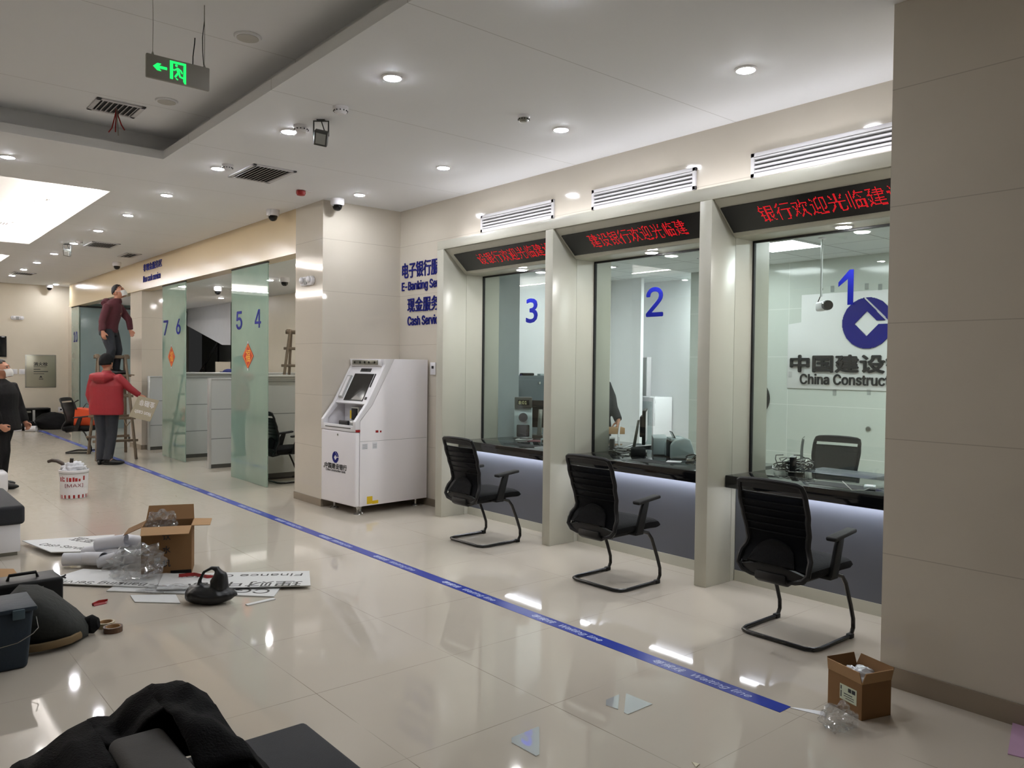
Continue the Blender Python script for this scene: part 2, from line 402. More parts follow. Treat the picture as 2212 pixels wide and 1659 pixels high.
# ---------------------------------------------------------------- floor
def floor_mat():
    m = mat('polished_cream_floor', (194, 185, 171), 0.045, var=0.05, scale=0.9, spec=0.5); nt = m.node_tree; b = nt.nodes['Principled BSDF']
    ge = nt.nodes.new('ShaderNodeNewGeometry'); P = ge.outputs['Position']
    j = joints(nt, P, [(0, 0.8, 0.1, 0.0035), (1, 0.8, 0.24, 0.0035)])
    src = b.inputs['Base Color'].links[0].from_socket
    jn = nt.nodes.new('ShaderNodeTexNoise'); jn.inputs['Scale'].default_value = 2.2; nt.links.new(P, jn.inputs['Vector'])
    jf = mth(nt, 'MULTIPLY', j, mth(nt, 'MULTIPLY_ADD', jn.outputs['Fac'], 2.4, -0.85))
    mx = nt.nodes.new('ShaderNodeMix'); mx.data_type = 'RGBA'; mx.inputs[7].default_value = (*lin((104, 92, 76)), 1)
    nt.links.new(jf, mx.inputs[0]); nt.links.new(src, mx.inputs[6])
    # trodden plaster dust and scuffs in the part of the hall the workers use
    mp = nt.nodes.new('ShaderNodeMapping'); mp.inputs['Scale'].default_value = (2.2, 0.9, 1); mp.inputs['Rotation'].default_value = (0, 0, 0.5); nt.links.new(P, mp.inputs[0])
    n1 = nt.nodes.new('ShaderNodeTexNoise'); n1.inputs['Scale'].default_value = 4.5; n1.inputs['Detail'].default_value = 5; n1.inputs['Distortion'].default_value = 1.6; nt.links.new(mp.outputs[0], n1.inputs['Vector'])
    sx = nt.nodes.new('ShaderNodeSeparateXYZ'); nt.links.new(P, sx.inputs[0])
    zone = nt.nodes.new('ShaderNodeMapRange'); zone.inputs['From Min'].default_value = 7.0; zone.inputs['From Max'].default_value = 9.0; nt.links.new(sx.outputs[1], zone.inputs['Value'])
    zx = nt.nodes.new('ShaderNodeMapRange'); zx.inputs['From Min'].default_value = 3.6; zx.inputs['From Max'].default_value = 3.0; nt.links.new(sx.outputs[0], zx.inputs['Value'])
    sc = nt.nodes.new('ShaderNodeMapRange'); sc.inputs['From Min'].default_value = 0.64; sc.inputs['From Max'].default_value = 0.72; nt.links.new(n1.outputs['Fac'], sc.inputs['Value'])
    f = mth(nt, 'MULTIPLY', mth(nt, 'MULTIPLY', sc.outputs[0], zone.outputs[0]), mth(nt, 'MULTIPLY', zx.outputs[0], 0.3))
    m2 = nt.nodes.new('ShaderNodeMix'); m2.data_type = 'RGBA'; m2.inputs[7].default_value = (*lin((120, 108, 96)), 1)
    nt.links.new(f, m2.inputs[0]); nt.links.new(mx.outputs[2], m2.inputs[6]); nt.links.new(m2.outputs[2], b.inputs['Base Color'])
    dust = mth(nt, 'MULTIPLY', mth(nt, 'MULTIPLY', zone.outputs[0], zx.outputs[0]), mth(nt, 'MULTIPLY_ADD', n1.outputs['Fac'], 0.2, 0.04))
    nt.links.new(mth(nt, 'ADD', dust, 0.045), b.inputs['Roughness'])
    return m
ZC = 3.405
struct(MB().box(-6, 10.5, -4, 27, -0.1, 0).build('floor', floor_mat()))

# ---------------------------------------------------------------- ceiling: plain slab with three raised recesses
def ceiling():
    mb = MB()
    holes = [(-1.6, 2.15, 1.4, 7.42), (-1.6, 2.13, 9.2, 14.2), (-1.6, 2.11, 15.95, 20.3)]
    t = 0.075
    mb.box(-6, -1.6, -4, 21.6, ZC, ZC+t); mb.box(2.15, 5.0, -4, 21.6, ZC, ZC+t)
    ys = [-4, 1.4, 7.42, 9.2, 14.2, 15.95, 20.3, 21.6]
    for k in (0, 2, 4, 6): mb.box(-1.6, 2.15, ys[k], ys[k+1], ZC, ZC+t)
    for (x0, x1, y0, y1) in holes:                     # raised part: wider than the lip, a ledge all round
        g, z1 = 0.17, 3.65
        if x1 < 2.15: mb.box(x1, 2.151, y0, y1, ZC, ZC+t)
        mb.box(x0-g, x1+g, y0-g, y1+g, z1, z1+0.06)
        mb.box(x0-g-.05, x0-g, y0-g, y1+g, ZC+t, z1+.06); mb.box(x1+g, x1+g+.05, y0-g, y1+g, ZC+t, z1+.06)
        mb.box(x0-g, x1+g, y0-g-.05, y0-g, ZC+t, z1+.06); mb.box(x0-g, x1+g, y1+g, y1+g+.05, ZC+t, z1+.06)
    m = tiled('ceiling_board', (240, 241, 243), 0.7, [(1, 1.67, 1.72, 0.006)], (150, 146, 140), var=0.02, nscale=1.2, spec=0.25, jfac=0.45)
    return struct(mb.build('ceiling', m))
ceiling()
cm = M['ceiling']
b = MB(); b.box(5.15, 9.6, 0.8, 8.7, 2.88, 2.94)
struct(b.build('ceiling', tiled('grid_ceiling_tile', (222, 226, 226), 0.7, [(0, 0.6, 0.55, 0.012), (1, 0.6, 0.53, 0.012)], (120, 126, 126), var=0.02, spec=0.2)))
b = MB(); b.box(4.2, 9.0, 8.7, 26, 2.95, 3.0); struct(b.build('ceiling', cm))

# ---------------------------------------------------------------- walls
wt = M['wall_tile']
b = MB()
b.box(5.0, 5.15, 6.80, 8.0, 0, ZC); b.box(5.0, 5.15, 1.79, 6.80, 2.70, ZC)          # right wall and the band above the counters
struct(b.build('wall_right', wt))
struct(MB().box(4.0, 5.3, 8.0, 8.69, 0, ZC).build('wall_return', wt))
struct(MB().box(3.98, 5.3, -4, 1.79, 0, ZC).build('wall_near', wt))
struct(MB().box(4.0, 4.2, 8.69, 21.13, 2.885, ZC).build('trim_1', M['soffit']))        # fascia over the booths
struct(MB().box(-6, 4.9, 21.6, 21.8, 0, ZC).build('wall_far', M['wall_plain']))
struct(MB().box(4.06, 4.9, 21.2, 21.6, 0, 2.95).build('wall_far', M['wall_plain']))
struct(MB().box(-6, -5.8, -4, 21.6, 0, ZC).build('wall_left', M['wall_plain']))
struct(MB().box(-6, 5.2, -4.2, -4, 0, ZC).build('wall_back', M['wall_plain']))
struct(MB().box(4.03, 4.7, 15.17, 15.92, 0, 2.95).build('wall_pier', wt))
# skirting
def skirt(name, *bx):
    q = MB()
    for e in bx: q.box(*e)
    return struct(q.build(name, M['baseboard']))
skirt('baseboard_near', (3.968, 3.98, -4, 1.79, 0, 0.1), (3.968, 4.7, 1.79, 1.80, 0, 0.1))
skirt('baseboard_return', (3.988, 4.0, 8.0, 8.69, 0, 0.08), (3.988, 5.0, 7.99, 8.0, 0, 0.08))
skirt('baseboard_right', (4.988, 5.0, 6.8, 7.99, 0, 0.08))
skirt('baseboard_far', (-6, 4.06, 21.588, 21.6, 0, 0.1))
skirt('baseboard_pier', (4.018, 4.03, 15.16, 15.92, 0, 0.08), (4.03, 4.7, 15.158, 15.17, 0, 0.08))
# teller room shell
ww = M['white_wall']
struct(MB().box(8.7, 8.9, 0.8, 6.56, 0, 2.88).build('wall_teller_back', tiled('pale_green_grey_tile', (196, 202, 194), 0.1, [(2, 0.58, 0.58, 0.006), (1, 1.2, 0.3, 0.006)], (226, 228, 222), var=0.03)))
struct(MB().box(9.3, 9.5, 5.4, 8.2, 0, 2.88).build('wall_alcove', ww))
b = MB(); b.box(8.7, 8.76, 7.43, 8.2, 0, 2.88); struct(b.build('wall_alcove', ww))
struct(MB().box(5.3, 9.3, 8.0, 8.2, 0, 2.88).build('wall_teller_left', ww))
struct(MB().box(5.2, 9.0, 0.6, 0.8, 0, 2.88).build('wall_teller_right', ww))
struct(MB().box(5.35, 5.98, 6.95, 8.0, 0, 2.88).build('wall_teller_pier', M['bluegrey']))
# low parapet inside the counters, above the glass, and the piers that divide the bays
b = MB()
b.box(5.06, 5.22, 1.85, 6.68, 2.575, 2.70); b.box(5.22, 5.40, 1.85, 6.68, 2.62, 2.88)
struct(b.build('wall_lintel', M['frame']))
b = MB()
for y0, y1 in ((6.68, 6.80), (5.025, 5.125), (3.37, 3.475), (1.80, 1.845)):
    b.box(5.0, 5.45, y0, y1, 0, 2.88)
struct(b.build('wall_bay_divider', M['frame']))
# booths at the back
struct(MB().box(6.5, 6.65, 8.69, 17.46, 0, 2.95).build('wall_booth', M['wall_plain']))
struct(MB().box(4.9, 6.5, 8.69, 8.75, 0, 2.95).build('wall_booth', M['wall_plain']))
struct(MB().prism([(17.4, 2.0), (17.98, 2.007), (20.47, 2.534), (22.5, 2.96), (22.5, 3.0), (17.4, 3.0)], 6.5, 7.6, axis='x').build('wall_stair_bulkhead', mat('white_plaster', (206, 208, 214), 0.6)))
struct(MB().box(7.9, 8.0, 17.0, 23.5, 0, 2.95).build('wall_stairwell', M['stair']))
struct(MB().box(6.5, 8.0, 17.3, 17.46, 0, 2.95).build('wall_stairwell', M['wall_plain']))
struct(MB().box(4.9, 8.0, 25.0, 25.2, 0, 2.95).build('wall_booth_end', M['wall_plain']))

# ---------------------------------------------------------------- staircase in the dark well
st = thing('staircase', 'dark stone staircase climbing in the unlit well behind the booths', 'stairs', (7.2, 19.0, 0))
b = MB()
n = 12; poly = [(2.4, 0.0)]
for k in range(n):
    y = 2.4-k*0.28; z = 0.165*(k+1); poly += [(y, z), (y-0.28, z)]
poly += [(2.4-n*0.28, 1.4), (0.4, 0.0)]
b.prism(poly, -0.25, 0.55, axis='x'); b.build('flight', M['stair'], st)
b = MB(); b.tube([(-.28, 2.3, 1.0), (-.28, -0.9, 2.88)], 0.03, 8); b.build('handrail', M['black_metal'], st)
b = MB()
for k in range(4): b.box(-.30, -.26, 2.2-k*0.9, 2.24-k*.9, 0.17+k*.53, 1.03+k*.53)
b.build('baluster', M['black_metal'], st)
struct(MB().box(6.6, 6.75, 17.5, 18.7, 0, 1.62).build('wall_stair_side', M['wall_plain']))

# ---------------------------------------------------------------- counter surround: beige frame with sloping head panels
su = thing('counter_surround', 'beige lacquered portal frame with three bays around the teller counters', 'counter frame', (4.70, 4.25, 0))
X0 = 4.70; yo = 4.25
def loc_box(mb, x0, x1, y0, y1, z0, z1, bev=0.003): mb.box(x0-X0, x1-X0, y0-yo, y1-yo, z0, z1, bev)
b = MB(); loc_box(b, 4.70, 4.998, 1.80, 6.795, 2.79, 2.88); b.build('head_beam', M['frame'], su)
for y0, y1 in ((6.68, 6.795), (5.025, 5.122), (3.37, 3.475), (1.80, 1.845)):
    b = MB(); loc_box(b, 4.70, 4.999, y0, y1, 0, 2.79); b.build('pillar', M['frame'], su)
BAYS = [(5.125, 6.678), (3.478, 5.022), (1.848, 3.368)]
for y0, y1 in BAYS:
    b = MB(); b.prism([(0.02, 2.788), (0.275, 2.556), (0.29, 2.55), (0.53, 2.55), (0.53, 2.57), (0.34, 2.57), (0.34, 2.69), (0.14, 2.788)], y0-yo, y1-yo, axis='y')
    b.build('sloping_head_panel', M['frame'], su, ang=20)
# strip light lying on top of the frame, against the wall
ls = thing('strip_light', 'white strip light lying on top of the beige counter frame', 'light', (4.895, 4.25, 2.88))
MB().box(-.03, .03, -2.4, 2.52, 0.0, 0.025).build('housing', M['white'], ls)
MB().box(-.02, .02, -2.38, 2.5, 0.025, 0.036).build('diffuser', M['lamp_top'], ls)

# ---------------------------------------------------------------- vents on the wall over the frame
def wall_vent(y0, y1, label):
    t = thing('wall_vent', label, 'vent', (5.0, (y0+y1)/2, 2.885), 0, 'louvred vents above the counters')
    w = (y1-y0)/2; z0, z1 = 0.078, 0.253
    q = MB()
    for bx in ((-.02, 0, -w, w, z0, z0+.03), (-.02, 0, -w, w, z1-.03, z1), (-.02, 0, -w, -w+.03, z0, z1), (-.02, 0, w-.03, w, z0, z1)): q.box(*bx, 0.002)
    q.build('frame', M['vent'], t)
    MB().box(-.002, 0, -w+.02, w-.02, z0+.02, z1-.02).build('backing', M['vent_dark'], t)
    for k in range(4):
        z = z0+.043+k*.03
        q = MB(); q.box(-.0125, .0125, -w+.028, w-.028, -.0025, .0025); s = q.build('louvre', M['vent'], t)
        s.location = (-.012, 0, z); s.rotation_euler.y = math.radians(35)
    return t
wall_vent(5.327, 6.425, 'white louvred wall vent above window 3')
wall_vent(3.73, 4.838, 'white louvred wall vent above window 2')
wall_vent(2.14, 3.245, 'white louvred wall vent above window 1, cut by the near wall')

# ---------------------------------------------------------------- LED displays on the sloping panels
LA = Vector((4.72, 0, 2.788)); LB = Vector((4.975, 0, 2.556)); LS = (LB-LA).normalized(); LN = Vector((LS.z, 0, -LS.x))
if LN.x > 0: LN = -LN
def raster(sx, rows=16):
    vs, fs = gtext(sx, 0.0)
    x0 = min(v.x for v in vs); x1 = max(v.x for v in vs); y0 = min(v.y for v in vs); y1 = max(v.y for v in vs)
    st_ = (y1-y0)/rows; cols = int((x1-x0)/st_)+1
    lit = set(); cnt = {}
    for f in fs:
        p = [(vs[i].x, vs[i].y) for i in f]
        for k in range(1, len(p)-1):
            (ax, ay), (bx, by), (cx, cy_) = p[0], p[k], p[k+1]
            d = (by-cy_)*(ax-cx)+(cx-bx)*(ay-cy_)
            if abs(d) < 1e-12: continue
            i0 = int((min(ax, bx, cx)-x0)/st_)-1; i1 = int((max(ax, bx, cx)-x0)/st_)+1
            j0 = int((min(ay, by, cy_)-y0)/st_)-1; j1 = int((max(ay, by, cy_)-y0)/st_)+1
            for i in range(max(0, i0), min(cols, i1+1)):
                for j in range(max(0, j0), min(rows, j1+1)):
                    for a_ in range(9):
                        X = x0+(i+(a_ % 3*2+1)/6)*st_; Y = y0+(j+(a_//3*2+1)/6)*st_
                        l1 = ((by-cy_)*(X-cx)+(cx-bx)*(Y-cy_))/d; l2 = ((cy_-ay)*(X-cx)+(ax-cx)*(Y-cy_))/d
                        if l1 >= 0 and l2 >= 0 and l1+l2 <= 1: cnt.setdefault((i, j), set()).add(a_)
    lit = {k for k, v in cnt.items() if len(v) >= 5}
    return lit, cols
def led(y0, y1, txt, ty0, ty1, label):
    # text runs from ty0 down to ty1 along -y
    c = Vector((0, (y0+y1)/2, 0)) + LA + LS*0.19
    t = thing('led_display', label, 'led sign', c, 0, 'scrolling displays above the windows')
    def at(y, s, d): return LA+LS*s+LN*d+Vector((0, y, 0))-c
    q = MB()
    ring = lambda d: [at(y0, .075, d), at(y1, .075, d), at(y1, .305, d), at(y0, .305, d)]
    q.loft([ring(-0.004), ring(0.008)]); q.build('panel', M['led_panel'], t)
    lit, cols = raster(txt)
    pitch = (ty0-ty1)/cols; sp = 0.145/16
    q = MB()
    for i, j in lit:
        ya = ty0-i*pitch-pitch*.14; yb = ya-pitch*.72; sa = .108+(15-j)*sp+sp*.14; sb = sa+sp*.72
        q.quad(at(ya, sa, .0095), at(ya, sb, .0095), at(yb, sb, .0095), at(yb, sa, .0095))
    q.build('red_text', M['led_red'], t, flat=True)
    return t
led(6.60, 5.14, '设银行欢迎光临建设', 6.28, 5.20, 'black LED display with red characters above window 3')
led(4.995, 3.49, '建设银行欢迎光临建', 4.72, 3.71, 'black LED display with red characters above window 2')
led(3.35, 1.87, '银行欢迎光临建设银', 3.08, 1.95, 'black LED display with red characters above window 1')

# ---------------------------------------------------------------- counters, windows
def counter(y0, y1, label, deep):
    c = (y0+y1)/2; w = (y1-y0)/2-0.002
    t = thing('teller_counter', label, 'counter', (5.05, c, 0), 0, 'black topped teller counters')
    q = MB(); q.box(-.14, deep-5.05, -w, w, .71, .80, .004)
    q.build('worktop', M['worktop'], t)
    MB().box(0, .03, -w, w, .08, .71).build('front_panel', M['grey_panel'], t)
    MB().box(-.006, .03, -w, w, 0, .08).build('plinth', M['frame'], t)
    MB().box(-.055, -.035, -w+.10, w-.10, .698, .709).build('light_strip', M['lamp_cool'], t)
    # the sunken pass tray in the top
    MB().box(-.02, .16, -.21, .17, .8002, .802).build('tray', M['black'], t)
    return t
counter(5.125, 6.68, 'black stone teller counter under window 3', 6.25)
counter(3.478, 5.022, 'black stone teller counter under window 2', 5.85)
counter(1.848, 3.368, 'black stone teller counter under window 1', 5.60)
def window(y0, y1, num, dy0, dy1, label):
    c = (y0+y1)/2
    t = thing('teller_window', label, 'window', (5.23, c, .80), 0, 'glass teller windows')
    q = MB(); q.box(-.006, .006, y0-c, y1-c, .002, 1.755); q.build('pane', M['glass'], t)
    q = MB(); q.box(-.012, .012, y1-c-.014, y1-c+.0, .002, 1.755); q.box(-.012, .012, y0-c, y1-c, 1.735, 1.752); q.build('seal', M['seal'], t)
    q = MB()
    if num == '1': one(q, (-.0085, dy0-c, 2.03-.8), (0, -1, 0), (0, 0, 1), dy0-dy1, .24)
    else: text(q, num, (-.0085, dy0-c, 2.025-.8), (0, -1, 0), (0, 0, 1), dy0-dy1, .24, bold=0.012)
    q.build('number_decal', M['blue'], t)
    return t
window(5.125, 6.68, '3', 5.964, 5.795, 'clear glass teller window with blue number 3')
window(3.478, 5.022, '2', 4.398, 4.222, 'clear glass teller window with blue number 2')
window(1.848, 3.368, '1', 2.69, 2.583, 'clear glass teller window with blue number 1')
# small round downlights in the head of each bay
def disc_light(name, x, y, z, r, m, label, cat='light', group=None, rim=1.28):
    t = thing(name, label, cat, (x, y, z), 0, group)
    MB().lathe([(r*.98, 0), (r*rim, 0), (r*rim, -.004), (r*1.02, -.010), (r*.98, -.006)], 24).build('rim', M['white'], t)
    MB().lathe([(r*.98, -.002), (r*.98, -.007), (r*.9, -.012), (r*.5, -.0155)], 24).build('lens', m, t)
    return t
BL = M['lamp_booth']
for y, k in ((5.90, 3), (4.25, 2), (2.60, 1)):
    disc_light('downlight', 5.10, y, 2.55, 0.05, BL, 'small lit downlight in the beige head panel in front of window %d' % k, group='downlights over the counters')

# ---------------------------------------------------------------- wall lettering
def letters(name, txt, O, U, V, w, h, m, label, depth=0.008, bold=0.012, group=None):
    O = Vector(O); t = MB(); text(t, txt, (0, 0, 0), U, V, w, h, depth, bold)
    o = t.build(name, m); o.location = O
    return tag(o, label, 'sign lettering', group)
g = 'blue lettering on the wall beside the machine'
UY = (0, -1, 0); UZ = (0, 0, 1)
letters('wall_lettering', '电子银行服务区', (4.998, 7.94, 2.605), UY, UZ, 1.055, .178, M['blue_dark'], 'navy Chinese characters reading e-banking service area, topmost wall line', group=g)
letters('wall_lettering', 'E-Banking Service', (4.998, 7.945, 2.435), UY, UZ, .96, .125, M['blue_dark'], 'navy English line E-Banking Service on the beige wall', group=g)
letters('wall_lettering', '现金服务区', (4.998, 7.82, 2.205), UY, UZ, .80, .165, M['blue_dark'], 'navy Chinese characters reading cash service area on the beige wall', group=g)
letters('wall_lettering', 'Cash Service', (4.998, 7.815, 2.05), UY, UZ, .685, .105, M['blue_dark'], 'navy English line Cash Service, lowest wall line', group=g)
g = 'blue lettering on the fascia'
letters('fascia_lettering', '非现金服务区', (3.997, 14.94, 3.20), UY, UZ, 1.09, .125, M['blue_dark'], 'purple blue Chinese characters on the cream fascia above the booths', .008, 0.012, g)
letters('fascia_lettering', 'Non cash service', (3.997, 14.94, 3.01), UY, UZ, 1.01, .11, M['blue_dark'], 'purple blue English line Non cash service on the cream fascia', .008, 0.008, g)
# ---------------------------------------------------------------- ceiling fittings
LM = M['lamp']
g = 'lit downlights in the white ceiling'
def dl(x, y, label, z=ZC, r=0.055): return disc_light('downlight', x, y, z, r, LM, label, group=g)
for y, lab in ((2.76, 'lit downlight nearest the near wall, over window 1'), (4.38, 'lit downlight over the counter of window 2'), (5.94, 'lit downlight over the counter of window 3'), (7.49, 'lit downlight in front of the white machine, beside a dome camera')):
    dl(4.168, y, lab)
row = ['lit downlight at the top edge of the photo', 'large lit downlight beside the dark ceiling recess, nearest of its row', 'lit downlight touching a round detector beside the small floodlight', 'lit downlight left of the square ceiling vent', 'lit downlight next beyond the square ceiling vent', 'lit downlight beside the glowing recess, second beyond the vent', 'lit downlight beside the glowing recess, third beyond the vent', 'lit downlight beside the far small floodlight', 'lit downlight just beyond the far small floodlight', 'lit downlight of the far row, third from its end', 'lit downlight of the far row, second from its end', 'lit downlight of the far row, last before the far wall']
for y, lab in zip((2.80, 4.317, 5.853, 7.40, 8.954, 10.5, 12.02, 13.56, 15.107, 16.69, 18.141, 19.598), row):
    dl(2.63, y, lab)
dl(3.70, 21.05, 'lit downlight close to the far wall and its dome camera')
dl(1.08, 8.28, 'lit downlight between the dark and the glowing recess, left edge of the photo')
for x, y in ((-2.6, 2.0), (-2.6, 6.0), (-2.6, 10.0), (-2.6, 14.0), (-2.6, -1.5)):  # unseen lamps added to fill the left and near parts with light
    dl(x, y, 'unseen downlight added out of view on the left as fill light')

def pendant_disc(name, x, y, z, r, label, m=None, cat='ceiling speaker'):
    t = thing(name, label, cat, (x, y, z), 0)
    MB().lathe([(r*.99, 0), (r, -.004), (r*.93, -.012), (r*.2, -.014)], 28).build('cover', m or M['ceiling'], t)
    MB().lathe([(r*.8, -.0125), (r*.8, -.0145), (r*.1, -.0155)], 28).build('grille', mat('speaker_grille', (200, 198, 192), 0.7, bump=0.2, bscale=300), t)
    return t
pendant_disc('ceiling_speaker', 1.93, 4.91, 3.65, 0.085, 'round white ceiling disc right of the green exit sign')
pendant_disc('ceiling_speaker', 1.918, 6.53, 3.65, 0.085, 'round white ceiling disc behind the exit sign, nearer the vent with red wires')
def detector(x, y, label, z=ZC, r=0.055, dark=False):
    t = thing('smoke_detector', label, 'smoke detector', (x, y, z), 0)
    MB().lathe([(r, 0), (r, -.014), (r*.92, -.02)], 24).build('base', M['white'], t)
    MB().lathe([(r*.86, -.02), (r*.82, -.036), (r*.55, -.05), (r*.1, -.052)], 24).build('head', M['steel'] if dark else M['white'], t)
    q = MB()
    for k in range(12):
        a = 2*PI*k/12; q.box(-.006, .006, -.0035, .0035, -.034, -.026, M=Matrix.Rotation(a, 4, 'Z') @ Matrix.Translation((r*.83, 0, 0)))
    q.build('slot', M['vent_dark'], t)
    return t
detector(2.66, 5.06, 'white round detector with dark slots right of the small floodlight')
detector(3.744, 4.33, 'small grey detector alone on the bright ceiling before window 2', r=0.045, dark=True)
detector(2.645, 5.66, 'white round detector overlapping a lit downlight', r=0.06)
detector(2.655, 7.22, 'white detector behind the downlight left of the square vent', r=0.05)
detector(1.95, 11.4, 'white detector on the glowing recess ceiling', z=3.65, r=0.06)
detector(2.64, 13.25, 'pale detector behind a downlight by the far floodlight', r=0.05)
def floodlight(x, y, label, rz=0):
    t = thing('floodlight', label, 'floodlight', (x, y, ZC), rz)
    q = MB(); q.tube([(-.055, 0, -.12), (-.055, 0, -.01), (.055, 0, -.01), (.055, 0, -.12)], .007, 8); q.box(-.03, .03, -.02, .02, -.008, 0); q.build('bracket', M['kick'], t)
    R = Matrix.Translation((0, 0, -.135)) @ Matrix.Rotation(math.radians(32), 4, 'X') @ Matrix.Rotation(math.radians(12), 4, 'Y')
    q = MB(); q.box(-.05, .05, -.022, .03, -.055, .055, .006, 2, R); q.box(-.036, .036, .03, .045, -.035, .035, .004, 2, R); q.build('housing', M['kick'], t)
    q = MB(); q.box(-.036, .036, -.0245, -.021, -.04, .04, .002, 1, R); q.build('lens', mat('pale_lens', (150, 150, 145), 0.15), t)
    q = MB(); q.tube([(.0, .0, -.006), (.02, .01, -.07), (.05, .03, -.11), (.03, .05, -.14)], .004, 6); q.build('cable', M['black'], t)
    return t
floodlight(2.69, 5.42, 'small grey floodlight on a bracket hung from the ceiling near the recess', math.radians(-40))
floodlight(2.57, 13.75, 'small grey floodlight far down the hall beside a downlight', math.radians(-40))
def dome_cam(x, y, label, z=ZC, r=0.075, white=True):
    t = thing('dome_camera', label, 'security camera', (x, y, z), 0)
    MB().lathe([(r*.98, 0), (r, -.012), (r, -.055), (r*.9, -.07)], 28).build('housing', M['white'] if white else M['steel'], t)
    MB().lathe([(r*.72, -.066), (r*.70, -.09), (r*.58, -.112), (r*.34, -.128), (r*.02, -.133)], 28).build('lens_dome', M['dome'], t)
    return t
dome_cam(4.10, 7.86, 'white dome camera at the corner of the column over the machine')
dome_cam(3.83, 8.95, 'white dome camera beside the cream fascia left of the column')
dome_cam(3.72, 15.6, 'white dome camera above the purple fascia lettering')
dome_cam(3.62, 21.35, 'white dome camera at the far wall')
dome_cam(5.26, 11.83, 'white dome camera on the booth ceiling right of glass 5 and 4', 2.95)
dome_cam(5.05, 14.2, 'white dome camera on the booth ceiling beside a lit lamp', 2.95)
disc_light('downlight', 5.22, 12.3, 2.95, .05, BL, 'lit booth downlight seen right of glass 5 and 4')
disc_light('downlight', 5.0, 14.05, 2.95, .05, BL, 'lit booth downlight behind the dome camera over the stairs')
disc_light('downlight', 5.2, 18.5, 2.95, .05, BL, 'lit booth downlight beyond the pier, over glass 10')
t = thing('fire_alarm_siren', 'dark red alarm siren on the ceiling near the column', 'alarm', (3.62, 7.75, ZC))
MB().lathe([(.02, 0), (.048, -.004), (.05, -.03), (.04, -.05), (.01, -.056)], 18).build('body', M['red'], t)
MB().box(.045, .12, -.02, .02, -.003, 0).build('plate', M['white'], t)
def ceil_vent(name, x, y, sx, sy, z, label, n=9, bl=.0095):
    t = thing(name, label, 'vent', (x, y, z), 0)
    q = MB(); f = .035
    q.box(-sx/2, sx/2, -sy/2, -sy/2+f, -.012, 0, .002); q.box(-sx/2, sx/2, sy/2-f, sy/2, -.012, 0, .002)
    q.box(-sx/2, -sx/2+f, -sy/2, sy/2, -.012, 0, .002); q.box(sx/2-f, sx/2, -sy/2, sy/2, -.012, 0, .002)
    q.build('frame', M['vent'], t)
    MB().box(-sx/2+.02, sx/2-.02, -sy/2+.02, sy/2-.02, -.003, -.001).build('backing', M['vent_dark'], t)
    for k in range(n):
        u = -sx/2+f+(sx-2*f)*(k+.5)/n
        q = MB(); q.box(-bl, bl, -sy/2+.03, sy/2-.03, -.0015, .0015)
        s = q.build('louvre', M['vent'], t); s.location = (u, 0, -.012); s.rotation_euler.y = math.radians(-30)
    return t
ceil_vent('ceiling_vent', 3.02, 7.32, .42, .64, ZC, 'square louvred ceiling vent near the lit downlight row', 10)
ceil_vent('ceiling_vent', 2.99, 13.44, .40, .60, ZC, 'square louvred ceiling vent far down the hall', 10)
ceil_vent('ceiling_vent', 3.63, 14.4, .24, .60, ZC, 'narrow slot vent beside the cream fascia', 3)
ceil_vent('ceiling_vent', 2.75, 19.0, .4, .5, ZC, 'farthest louvred ceiling vent, beyond the last downlights', 8)
cv = ceil_vent('ceiling_vent', 1.66, 6.98, .36, .36, 3.65, 'dark louvred vent in the unlit recess with red wires hanging out', 8, .006)
t = thing('loose_wires', 'red loose wires hanging out of the dark recess vent', 'wires', (1.655, 6.95, 3.64))
for k in range(4):
    q = MB(); a = k*1.6
    q.tube([(0, 0, 0), (.01*math.cos(a), .012*math.sin(a), -.06), (.035*math.cos(a), .03*math.sin(a), -.13-.02*k), (.06*math.cos(a), .03*math.sin(a), -.17-.02*k)], .005, 6)
    q.build('wire', M['red'] if k < 3 else M['steel'], t)
ceil_vent('ceiling_vent', 1.72, 13.9, .3, .3, 3.65, 'small vent in the glowing recess, left edge of the photo', 6)
for x, y, lab in ((1.88, 11.75, 'recessed spot on the glowing recess ceiling next to the detector'), (1.84, 13.2, 'recessed spot on the glowing recess ceiling, farther of the two')):
    disc_light('downlight', x, y, 3.65, .05, BL, lab)
# cove strips on the ledges of the two glowing recesses
def cove(y0, y1, label, x0=-1.6, x1=2.13):
    t = thing('cove_light', label, 'light', ((x0+x1)/2, (y0+y1)/2, ZC+.075)); cx = (x0+x1)/2; cy_ = (y0+y1)/2
    for bx in ((x1+.05-cx, x1+.11-cx, y0-cy_, y1-cy_), (x0-.11-cx, x0-.05-cx, y0-cy_, y1-cy_), (x0-cx, x1-cx, y1+.05-cy_, y1+.11-cy_), (x0-cx, x1-cx, y0-.11-cy_, y0-.05-cy_)):
        MB().box(*bx, 0.001, .02).build('strip', M['lamp_warm'], t)
    return t
cove(9.2, 14.2, 'warm strip lights hidden round the glowing ceiling recess')
cove(15.95, 20.3, 'warm strip lights hidden round the farther glowing recess')
